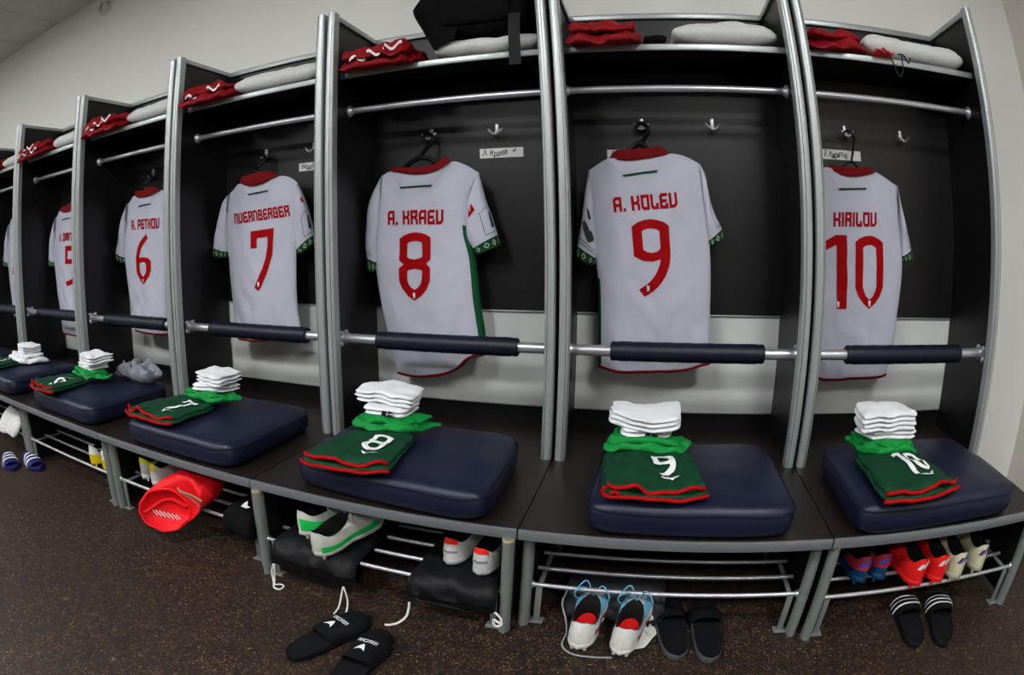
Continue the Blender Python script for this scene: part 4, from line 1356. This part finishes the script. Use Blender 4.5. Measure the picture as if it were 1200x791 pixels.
def shoe(label, loc, head, m_up, m_in, m_sole, L=.275, wk=1.0, side=1, group=None, boots=True, roll=0.0, tab=None, accents=(), laces=None, insole=None, heel_in=None, pitch=0.0, hk=1.0, bars=None, lace_loops=0):
    t = thing('football_boot' if boots else 'sports_shoe', label, 'boot' if boots else 'shoe', loc, 0, group)
    t.rotation_euler = (pitch, roll, head)
    n = 48
    ol = outline(L, wk, n, side)
    op = []
    for j in range(n):
        a = 2 * math.pi * j / n
        tt = .5 - .5 * math.cos(a)
        y = L * (.020 + .47 * tt)
        x = .031 * wk * math.sin(a)
        z = hk * (.066 + .026 * math.exp(-(tt / .16) ** 2) + .030 * tt ** 2)
        op.append((x, y, z))
    zb = .012

    def up(j, k, grow=0.0):
        """point on the upper: j around the outline, k from sole (0) to collar (1)"""
        j0 = int(math.floor(j)) % n
        fr = j - math.floor(j)
        a = [ol[j0][m] * (1 - fr) + ol[(j0 + 1) % n][m] * fr for m in range(2)]
        b = [op[j0][m] * (1 - fr) + op[(j0 + 1) % n][m] * fr for m in range(3)]
        h = k ** 1.7
        v = 1 - (1 - k) ** 1.5
        bul = 1 + .06 * math.sin(math.pi * min(1, k * 1.3))
        tq = a[1] / L
        x = a[0] * bul * (1 - h) + b[0] * h
        y = (a[1] + (.006 * (tq - .5)) * math.sin(math.pi * k)) * (1 - h) + b[1] * h
        z = zb + (b[2] - zb) * v
        if grow:
            d = Vector((x, (y - L * .4) * .5, z * .5))
            d.normalize()
            x, y, z = x + d.x * grow, y + d.y * grow, z + d.z * grow
        return (x, y, z)
    K = 12
    part('upper', MB().loft([[up(j, k / K) for j in range(n)] for k in range(K + 1)], True), m_up, t, True, angle=80)
    lin_r = []
    for k in range(7):
        w = k / 6
        lin_r.append([(op[j][0] * (1 - .12 * min(1, w * 3)) , op[j][1] + (L * .20 - op[j][1]) * .10 * min(1, w * 3), op[j][2] * (1 - w) + .020 * w + (.002 if k == 0 else 0)) for j in range(n)])
    part('lining', MB().loft(lin_r, True, False, True), m_in, t, True, angle=80)
    if insole:
        part('insole', MB().loft([[(op[j][0] * .80, L * .27 + (op[j][1] - L * .25) * .70, .0415) for j in range(n)], [(op[j][0] * .2, L * .27 + (op[j][1] - L * .25) * .2, .0425) for j in range(n)]], True, False, True), insole, t)
    if heel_in:
        js = list(range(-11, 12))
        part('heel_lining', MB().loft([[((lambda a, b: (a[0] * (1 - w) + b[0] * w, (a[1] * (1 - w) + b[1] * w) + .0012, a[2] * (1 - w) + b[2] * w + .001))(lin_r[0][j % n], lin_r[6][j % n])) if w else lin_r[0][j % n] for j in js] for w in (0, .3, .6, .97)], False).warp(lambda x, y, z: (x * .96, y + .0015, z)), heel_in, t, True, angle=80)
    so = MB()
    rr = [[(p[0] * a + 0, L / 2 + (p[1] - L / 2) * b, z) for p in ol] for a, b, z in ((.94, .985, .0), (1.03, 1.01, .004), (1.06, 1.015, .010), (1.03, 1.006, .018), (.97, .985, .020))]
    so.loft(rr, True, True, False)
    sole = part('outsole', so, m_sole, t, True, angle=60)
    if boots:
        stx = [(.018, .06), (-.018, .06), (.019, .22), (-.019, .22), (.026, .60), (-.026, .60), (.024, .75), (-.024, .75), (0, .88)]
        for (x, q) in stx:
            part('stud', MB().lathe((x, L * q, 0), 'z', [(.0065, .002), (.005, -.010), (.0001, -.011)], 8), m_sole, sole)
    if tab:
        ms = MB()
        js = [(-5 + i) for i in range(11)]
        ms.loft([[up(j % n, .62 + .38 * k / 5, .0012) for j in js] for k in range(6)], False)
        part('heel_tab', ms, tab, t, True, label='coloured heel tab')
    for (j0, j1, k0, k1, m_, nm) in accents:
        ms = MB()
        NJ = 2 * int(abs(j1 - j0))
        ms.loft([[up((j0 + (j1 - j0) * i / NJ) % n, k0[0] + (k0[1] - k0[0]) * i / NJ + ((k1[0] + (k1[1] - k1[0]) * i / NJ) - (k0[0] + (k0[1] - k0[0]) * i / NJ)) * q / 4, .0024) for i in range(NJ + 1)] for q in range(5)], False)
        part(nm, ms, m_, t, True)
    if bars:
        for i in range(3):
            ms = MB()
            b0 = -3.6 + i * 2.3
            ms.loft([[up((b0 + w * .9 + 1.3 * q) % n, .42 + .22 * q + .07 * i, .0042) for w in (0, 1.6)] for q in (0, .35, .7, 1.0)], False)
            part('logo_bar', ms, bars, t, True)
    if laces:
        for i in range(5):
            w = i / 4
            y = L * (.50 + .17 * w)
            z = hk * (.108 - .026 * w)
            x = .021
            part('lace', MB().tube(smooth_curve([(-x, y, z - .010), (0, y + .004, z + .002), (x, y, z - .010)], 9), .0022, 6), laces, t)
        for i in range(lace_loops):
            sg = 1 if i % 2 else -1
            pts = [(0, L * .48, hk * .096), (sg * .025, L * .42 + .01 * i, hk * .130 + .006 * i), (sg * .050, L * .40, hk * .112), (sg * .040, L * .47, hk * .078), (sg * .012, L * .49, hk * .094)]
            part('lace', MB().tube(smooth_curve(pts, 26), .002, 6), laces, t)
    return t


silver = mat('silver_boot_skin', (188, 188, 184), 0.4, var=0.06, vscale=30)
mint = mat('pale_grey_boot_skin', (176, 178, 170), 0.42, var=0.08, vscale=26)
sole_grey = mat('grey_sole_plate', (120, 122, 120), 0.45)
green_acc = mat('bright_green_accent', (20, 170, 74), 0.45)
coral = mat('coral_red_boot_skin', (204, 26, 26), 0.42, var=0.06, vscale=22)
red_heel = mat('red_heel_fabric', (214, 40, 26), 0.7)
cream = mat('cream_boot_skin', (182, 178, 148), 0.42, var=0.07, vscale=22)
petrol = mat('petrol_blue_boot_skin', (10, 52, 84), 0.4)
maroon = mat('faded_red_boot_skin', (150, 40, 56), 0.5)
royal = mat('royal_blue_print', (36, 70, 180), 0.5)
sky = mat('light_blue_collar', (96, 160, 190), 0.65)
dark_in = mat('black_shoe_lining', (16, 15, 17), 0.85)
red_in = mat('red_shoe_lining', (200, 22, 20), 0.75)
lemon = mat('lemon_yellow_accent', (206, 206, 30), 0.5)
yellow_sole = mat('yellow_sole', (196, 172, 20), 0.5)
violet = mat('violet_print', (58, 40, 110), 0.5)
lace_grey = mat('pale_grey_lace', (180, 180, 172), 0.8)
lace_red = mat('red_lace', (200, 34, 40), 0.8)

ZR = RZ + .0175
GR = 'boots standing on the shoe racks'
# rack below number ten: blue-red, coral, cream pairs, heels to the front
for i, (x, y, h) in enumerate(((1.035, -.842, .06), (1.108, -.838, .02))):
    shoe('blue and faded red boot on the rack, %s coral boots' % ('second left of the' if i == 0 else 'next to the'), (x, y, ZR), h, petrol, dark_in, petrol, side=1 if i else -1, group=GR,
         accents=[(-11, 11, (.30, .30), (.99, .99), maroon, 'heel_panel')], bars=royal, laces=lace_red, lace_loops=1, hk=.95)
for i, (x, y, h) in enumerate(((1.228, -.902, .12), (1.315, -.900, .04))):
    shoe('coral red boot with silver heel stripes, %s' % ('left one of the coral pair' if i == 0 else 'right one beside the cream boots'), (x, y, ZR), h, coral, dark_in, coral, side=1 if i else -1, group=GR,
         bars=mat('silver_print', (190, 190, 186), .4), laces=lace_red, lace_loops=3)
for i, (x, y, h) in enumerate(((1.392, -.905, .02), (1.502, -.885, -.06))):
    shoe('cream boot with violet heel stripes, %s' % ('beside the coral boots' if i == 0 else 'nearest the end of the rack'), (x, y, ZR), h, cream, dark_in, mat('cream_sole', (150, 148, 128), .5), side=1 if i else -1, group=GR,
         bars=violet, laces=lace_grey, lace_loops=3)

# white boots with red lining on the floor in front of number nine
GF = 'white boots with red lining on the floor'
for i, (x, y, h) in enumerate(((.200, -.975, -.10), (.318, -.985, -.16))):
    shoe('white boot with red lining and light blue collar, %s' % ('left of the floor pair' if i == 0 else 'beside the black slides'), (x, y, .012), h, mat('white_boot_skin', (206, 206, 202), .42, var=.05, vscale=24), dark_in, mat('white_sole', (190, 190, 188), .45), side=1 if i else -1, group=GF, heel_in=red_in,
         accents=[(7, 19, (.72, .66), (1.0, 1.0), sky, 'collar_side'), (-19, -7, (.66, .72), (1.0, 1.0), sky, 'collar_side'), (6, 15, (.20, .15), (.40, .30), mat('magenta_print', (150, 30, 70), .5), 'side_print')], laces=sky, lace_loops=3, insole=red_in, hk=1.05, L=.30, wk=1.16)
t = thing('crumpled_wrapper', 'small crumpled white wrapper with a dark mark behind the white boots', 'wrapper', (.375, -.80, .002))
slab(mb := MB(), [(.345, -.845), (.405, -.835), (.41, -.765), (.355, -.765)], .002, .055, 20, 18, p=3, e=.6, wr=.02, wsc=24, seed=6)
part('body', mb, paper, t, True, True, angle=80)
part('dark_mark', MB().rbox(.366, .392, -.851, -.846, .020, .042, .002), ink, t, True, True)
t = thing('paper_sheet', 'crumpled white sheet on the floor beside the white boots', 'paper', (.36, -.87, .002))
slab(mb := MB(), [(.30, -.955), (.385, -.935), (.43, -.84), (.33, -.80)], .0015, .006, 24, 20, p=8, wr=.006, wsc=26, seed=2)
part('sheet', mb, paper, t, True, True)

# silver boots with green accents on the black bag below number eight
GS = 'boots lying on black bags below number eight'
shoe('pale grey boot with green accents and open laces, in front on the black bag', (-.585, -.975, .176), -.26, mint, dark_in, mint, side=-1, group=GS, pitch=.07, L=.30, wk=1.2, hk=.92,
     accents=[(-24, -9, (.10, .22), (.22, .48), green_acc, 'side_swoosh'), (3, 17, (.03, .10), (.24, .36), green_acc, 'side_flash')], laces=lace_grey, lace_loops=5)
shoe('pale grey boot with green heel print, behind the open-laced one', (-.700, -.885, .178), -.52, mint, dark_in, mint, side=1, group=GS, roll=-.1, L=.30, wk=1.15, hk=.95,
     accents=[(2, 12, (.06, .10), (.52, .40), green_acc, 'heel_print'), (-22, -12, (.35, .4), (.5, .6), mat('dark_green_accent', (12, 92, 52), .5), 'side_swoosh')], laces=lace_grey, lace_loops=2)
for i, (x, y, h) in enumerate(((-.213, -.855, -.22), (-.113, -.885, -.20))):
    shoe('white shoe with bright red heel tab, %s' % ('left one on the right-hand bag' if i == 0 else 'the one nearest the grey bench leg'), (x, y, .168), h, silver, dark_in, mat('pale_sole', (160, 162, 166), .5), side=1 if i else -1, group=GS, boots=False,
         tab=red_heel, laces=lace_grey, accents=[(-4, 4, (.28, .28), (.36, .36), mat('grey_print', (120, 122, 128), .6), 'small_lettering')], hk=1.0)
# boots below numbers 7 and 6
shoe('white boot with lemon yellow collar beside the red bag', (-1.475, -.835, ZR), -.10, silver, dark_in, silver, side=1, group=GR,
     accents=[(-12, 4, (.55, .5), (1.0, 1.0), lemon, 'collar_flash')], laces=lace_grey, hk=1.02)
shoe('white boot with lemon yellow heel nearest the leg below number seven', (-1.565, -.815, ZR), -.05, silver, dark_in, silver, side=-1, group=GR,
     accents=[(-6, 8, (.6, .6), (1.0, 1.0), lemon, 'collar_flash')], laces=lace_grey, hk=1.02)
for i, (x, y) in enumerate(((-1.90, -.86), (-1.79, -.865))):
    shoe('white boot with yellow sole below number six, %s' % ('left one' if i == 0 else 'the one touching the grey legs'), (x, y, ZR), -.05, mat('white_boot_skin', (206, 206, 202), .42), dark_in, yellow_sole, side=1 if i else -1, group=GR,
         accents=[(-12, 12, (.02, .02), (.34, .34), yellow_sole, 'heel_base'), (6, 9, (.55, .55), (.75, .75), ink, 'heel_mark')], laces=lace_grey, lace_loops=2)


# ------------------------------------------------------------------ slides
def slide(label, loc, head, m_foot, m_strap, group, side=1, L=.29, stripes=0, text=False, rim=None, strap=(.48, .86), m_stripe=None, h=.062):
    t = thing('slide_sandal', label, 'sandal', loc, head, group)
    n = 48
    ol = [(p[0] * 1.14, p[1]) for p in outline(L, 1, n, side)]
    # fuller heel and toe than a shoe
    ol = [(math.copysign(max(abs(p[0]), .043 * max(0, 1 - (2 * abs(p[1] / L - .5)) ** 3.2) ** .5), p[0]) if abs(p[0]) > 1e-6 else p[0], p[1]) for p in ol]
    sc = lambda k, z, dz=0: [(p[0] * k, L / 2 + (p[1] - L / 2) * (1 - (1 - k) * .4), z + dz * 0) for p in ol]
    part('sole', MB().loft([sc(.95, .0), sc(1.0, .004), sc(1.01, .014), sc(1.0, .021), sc(.97, .024)], True, True, False), rim or m_foot, t, True, angle=60)
    part('footbed', MB().loft([sc(.97, .024), sc(.90, .0215), sc(.6, .0205), sc(.2, .020)], True, False, True), m_foot, t, True, angle=60)

    def arch(y, a, gr=0.0):
        tq = y / L
        hwid = max(.012, max(half_w(min(.97, tq)) * 1.14, .043 * max(0, 1 - (2 * abs(tq - .5)) ** 3.2) ** .5)) + .002 + gr
        hh = (h + gr) * (1 - .35 * max(0, (tq - strap[0]) / (strap[1] - strap[0])) ** 1.6)
        return (hwid * math.copysign(abs(math.cos(a)) ** .75, math.cos(a)), y, .006 + (hh - .006) * abs(math.sin(a)) ** .85)
    ys = [L * (strap[0] + (strap[1] - strap[0]) * k / 12) for k in range(13)]
    A = [math.pi * k / 22 for k in range(23)]

    def edge(y, a):     # the strap opens further back at its crown
        return y - .022 * math.sin(a) * (1 - (y / L - strap[0]) / (strap[1] - strap[0]))
    ro = [[(lambda q: (q[0], edge(y, a), q[2]))(arch(y, a)) for a in A] for y in ys]
    ri = [[(lambda q: (q[0], edge(y, a), q[2]))(arch(y, a, -.005)) for a in A] for y in ys[::-1]]
    sp = part('strap', MB().loft(ro + ri, False, loop=True), m_strap, t, True, angle=60)
    for k in range(stripes):
        w0 = .22 + .22 * k
        rows = []
        for i in range(23):
            row = []
            for w in (w0, w0 + .035, w0 + .07):
                y = L * (strap[0] + (strap[1] - strap[0]) * w)
                q = arch(y, A[i], .0015)
                row.append((q[0], edge(y, A[i]), q[2]))
            rows.append(row)
        part('stripe', MB().loft(rows, False), m_stripe, sp, True, label='white stripe across the strap')
    if text:
        def lay(polys, u0, u1, w0, w1, nm, ml):
            v, fc = flat_mesh(polys, ml)
            vs = []
            for px, pz in v:
                a = math.pi / 2 - (u0 + (u1 - u0) * px - .5) * 2.2
                y = L * (strap[0] + (strap[1] - strap[0]) * (w0 + (w1 - w0) * pz))
                q = arch(y, a, .0015)
                vs.append((q[0], edge(y, a), q[2]))
            part(nm, MB().add(vs, fc), white_print, sp, False)
        lay(text_quads('MACRON', .3, .25), .31, .70, .46, .545, 'lettering', .3)
        lay([[(p[0], 1 - p[1]) for p in TRI_LOGO]], .40, .60, .20, .40, 'logo_mark', .3)
    return t


GSL = 'pairs of slides on the floor'
slide('dark navy slide with white logo, left of its pair, heel towards the camera', (-.515, -1.275, 0), -.36, foam_black, foam_black, GSL, -1, text=True, L=.30, strap=(.44, .93))
slide('dark navy slide with white logo, cut off by the bottom picture edge', (-.335, -1.345, 0), -.02, foam_black, foam_black, GSL, 1, text=True, L=.30, strap=(.44, .93))
slide('black slide with grey sole rim beside the white boots, left of its pair', (.482, -.985, 0), .16, foam_black, foam_black, GSL, -1, rim=foam_grey, strap=(.60, .92))
slide('black slide with grey sole rim, right of its pair under the bench of number nine', (.575, -.995, 0), .06, foam_black, foam_black, GSL, 1, rim=foam_grey, strap=(.60, .92))
slide('black slide with white stripes below the coral boots, left of its pair', (1.245, -1.02, 0), -.14, foam_black, foam_black, GSL, -1, stripes=3, m_stripe=white_print, strap=(.55, .90))
slide('black slide with white stripes below the coral boots, right of its pair', (1.345, -1.045, 0), -.30, foam_black, foam_black, GSL, 1, stripes=3, m_stripe=white_print, strap=(.55, .90))
navy_foam = mat('navy_foam_rubber', (24, 26, 84), 0.55)
slide('navy slide with white stripes at the far end of the floor, left of its pair', (-2.80, -.93, 0), -1.9, navy_foam, navy_foam, GSL, -1, stripes=3, m_stripe=white_print, strap=(.45, .85))
slide('navy slide with white stripes beside the grey leg below number five', (-2.67, -.86, 0), -1.75, navy_foam, navy_foam, GSL, 1, stripes=3, m_stripe=white_print, strap=(.35, .85), L=.27)


# ------------------------------------------------------------------ bags under the benches
def drape_bag(name, label, path, x0, x1, th, m, seed, group=None, skew=0.0):
    """soft bag lying over the rods with its front hanging down; path of (y, z) from back to front"""
    pc = smooth_curve(path, 41)
    t = thing(name, label, 'bag', ((x0 + x1) / 2, pc[-1][0], pc[-1][1]), 0, group)
    NX = 36
    rings = []
    for i in range(NX + 1):
        w = i / NX
        x = x0 + (x1 - x0) * w
        e = max(0, 1 - abs(2 * w - 1) ** 8) ** .4
        ring = []
        for sg in (1, -1):
            seq = range(41) if sg == 1 else range(40, -1, -1)
            for k in seq:
                a = pc[min(40, k + 1)] - pc[max(0, k - 1)]
                nrm = np.array((-a[1], a[0]))
                nrm = nrm / np.linalg.norm(nrm)
                if nrm[1] < 0:
                    nrm = -nrm
                ee = max(.04, 1 - abs(2 * k / 40 - 1) ** 10) ** .5
                q = pc[k] + nrm * th * e * ee * (.5 * sg + .5)
                wv = .016 * nz(x, q[0], q[1], 13, seed) + .009 * nz(x, q[0] + q[1], 0, 27, seed + 2)
                ring.append((x + skew * (q[0] + .8) + wv * .3, q[0] - (wv if k > 24 and sg > 0 else 0), q[1] + (wv * .6 if sg > 0 else 0) + .0 * w))
        rings.append(ring)
    part('body', MB().loft(rings, True, True, True), m, t, True, True, angle=80)
    return t


def cord(t, pts, rr=.0028, m=None):
    part('drawstring', MB().tube(smooth_curve(pts, 34), rr, 7), m or cord_white, t, True, True, label='white drawstring')


bl = drape_bag('drawstring_bag', 'black drawstring bag under the pale grey boots, white cord ends hanging', [(-.60, .146), (-.72, .147), (-.85, .147), (-.905, .147), (-.932, .132), (-.938, .10), (-.935, .068)], -.785, -.475, .022, bag_cloth, 3, 'black drawstring bags hanging over the rods')
cord(bl, [(-.772, -.955, .080), (-.782, -.958, .045), (-.775, -.965, .012), (-.760, -.985, .004), (-.738, -.985, .004), (-.735, -.965, .006), (-.752, -.960, .006), (-.766, -.975, .007)])
cord(bl, [(-.768, -.955, .080), (-.772, -.960, .03), (-.765, -.975, .006)])
cord(bl, [(-.512, -.955, .070), (-.520, -.960, .03), (-.517, -.985, .006), (-.514, -1.02, .004)])
cord(bl, [(-.510, -.955, .070), (-.498, -.960, .03), (-.488, -.985, .006), (-.480, -1.02, .004)])
br = drape_bag('drawstring_bag', 'black drawstring bag under the shoes with red heel tabs', [(-.60, .146), (-.72, .147), (-.85, .147), (-.900, .147), (-.925, .135), (-.932, .10), (-.930, .072)], -.305, -.045, .018, bag_cloth, 8, 'black drawstring bags hanging over the rods')
cord(br, [(-.296, -.95, .070), (-.297, -.955, .045), (-.303, -.965, .020), (-.32, -.985, .006), (-.338, -1.0, .004), (-.352, -1.005, .004)], .0036)
cord(br, [(-.040, -.955, .095), (-.032, -.965, .100), (-.018, -.966, .082), (-.020, -.967, .060), (-.036, -.966, .058), (-.040, -.966, .080), (-.030, -.967, .074), (-.014, -.967, .066)], .0034)
part('lettering', MB().add([(x, -.958, z) for x, z in ((-.235, .092), (-.13, .086), (-.13, .090), (-.235, .096))], [(0, 1, 2, 3)]), mat('tone_print', (40, 41, 46), .6), br, False, True)

gb = drape_bag('grey_bag', 'dark grey bag slumped under the rods behind the white boots', [(-.66, .02), (-.70, .075), (-.74, .095), (-.79, .09), (-.81, .04), (-.82, .01)], .13, .43, .02, grey_bagm, 12)
cord(gb, [(.135, -.80, .10), (.128, -.83, .07), (.148, -.87, .04), (.158, -.90, .012), (.155, -.95, .004), (.19, -.985, .004), (.25, -.99, .004), (.30, -.985, .004)], .0028, mat('grey_cord', (130, 132, 136), .8))

# red bag hanging over the front rod below number seven
t = thing('red_shoe_bag', 'bright red bag bulging over the front rod below number seven', 'bag', (-1.24, -.90, .18))
def unit(v):
    v = np.array(v, float)
    return v / np.linalg.norm(v)


AX = smooth_curve([(-1.285, -.950, .142), (-1.262, -.905, .172), (-1.225, -.850, .205), (-1.185, -.780, .222), (-1.160, -.730, .222)], 24)
N0 = unit((-.55, .72, -.22))
N1 = unit((.45, .85, .05))
prof = np.interp(np.linspace(0, 1, 24), [0, .06, .14, .3, .5, .7, .85, .95, 1], [.100, .106, .108, .106, .100, .088, .068, .045, .015])
rings = []


def bag_ring(i, rr, back=0.0):
    w = min(1, i / 12)
    ax = unit(N0 * (1 - w) + N1 * w)
    sd = unit(np.cross(ax, (0, 0, 1)))
    upv = np.cross(sd, ax)
    out = []
    for j in range(44):
        a = 2 * math.pi * j / 44
        k = 1 + .10 * nz(math.cos(a), math.sin(a), i * .06, 1.6, 4) + .06 * nz(math.cos(a), math.sin(a), i * .12, 3.2, 8)
        out.append(tuple(AX[i] + ax * back + sd * math.cos(a) * rr * k + upv * math.sin(a) * rr * k * (.80 if i < 6 else .78)))
    return out


for rr, bk_ in ((.015, .040), (.045, .036), (.075, .024), (.093, .008)):
    rings.append(bag_ring(0, rr, bk_))
for i in range(24):
    rings.append(bag_ring(i, prof[i]))
sd = unit(np.cross(N0, (0, 0, 1)))
upv = np.cross(sd, N0)
a0, ax = AX[0], N0
redbag = mat('neon_red_nylon', (215, 14, 24), 0.55, var=.08, vscale=14, bump=.2, bscale=40)
part('body', MB().loft(rings, True, True, True), redbag, t, True, True, angle=70)
ring = bag_ring(0, .099, -.001)
part('rim', MB().tube(ring, .006, 8, closed=True), redbag, t, True, True)
fold = [tuple(a0 + ax * (.030 - .02 * abs(k - 5) / 5) + sd * (-.088 + .176 * k / 10) * -1 + upv * (.008 + .028 * math.sin(k * .4))) for k in range(11)]
part('fold', MB().tube(smooth_curve(fold, 30), .008, 8), redbag, t, True, True)
sc_ = MB()
for k in range(7):
    c = a0 + ax * .022 - sd * (-.05 + .016 * k) * 1 - upv * (.038 - .004 * k)
    sc_.tube([tuple(c - upv * .012 + sd * .010), tuple(c), tuple(c + upv * .014 - sd * .012)], .0016, 5)
part('white_scribble', sc_, white_print, t, True, True, 'white printed strokes on the end of the bag')
cord(t, [(-1.175, -.955, .262), (-1.15, -.965, .258), (-1.12, -.945, .245), (-1.085, -.93, .225)], .004, mat('tan_cord', (150, 130, 110), .8))
cord(t, [(-1.175, -.955, .258), (-1.15, -.96, .250), (-1.125, -.935, .22), (-1.11, -.92, .19)], .003, mat('tan_cord', (150, 130, 110), .8))

# black bag with a small white mark, right part of the rack below number seven
bk = drape_bag('drawstring_bag', 'black bag with small white mark on the rack left of the yellow-capped leg', [(-.60, .165), (-.72, .17), (-.83, .168), (-.868, .158), (-.885, .13), (-.888, .105)], -1.03, -.895, .035, black_cloth, 21, 'black drawstring bags hanging over the rods')
lm = [(-.962, .205), (-.945, .222), (-.925, .235), (-.932, .216), (-.918, .212), (-.938, .203)]
part('logo_mark', MB().add([(p[0], -.86, p[1] + .004) for p in lm], [tuple(range(6))]), white_print, bk, False, True, 'small white logo')

# white bundle on the rack at the far left
t = thing('white_bundle', 'white speckled bag lying over the rods at the far left', 'bag', (-2.76, -.84, .16))
slab(mb := MB(), [(-2.95, -.90), (-2.68, -.90), (-2.66, -.68), (-2.93, -.68)], .150, .10, 34, 26, p=3, e=.6, wr=.03, wsc=10, seed=5, fn=lambda x, y, z: (x, y, z - max(0, -(y + .84)) * 1.3))
part('body', mb, mat('white_speckled_cloth', (190, 190, 190), .75, var=.25, vscale=90), t, True, True, angle=80)
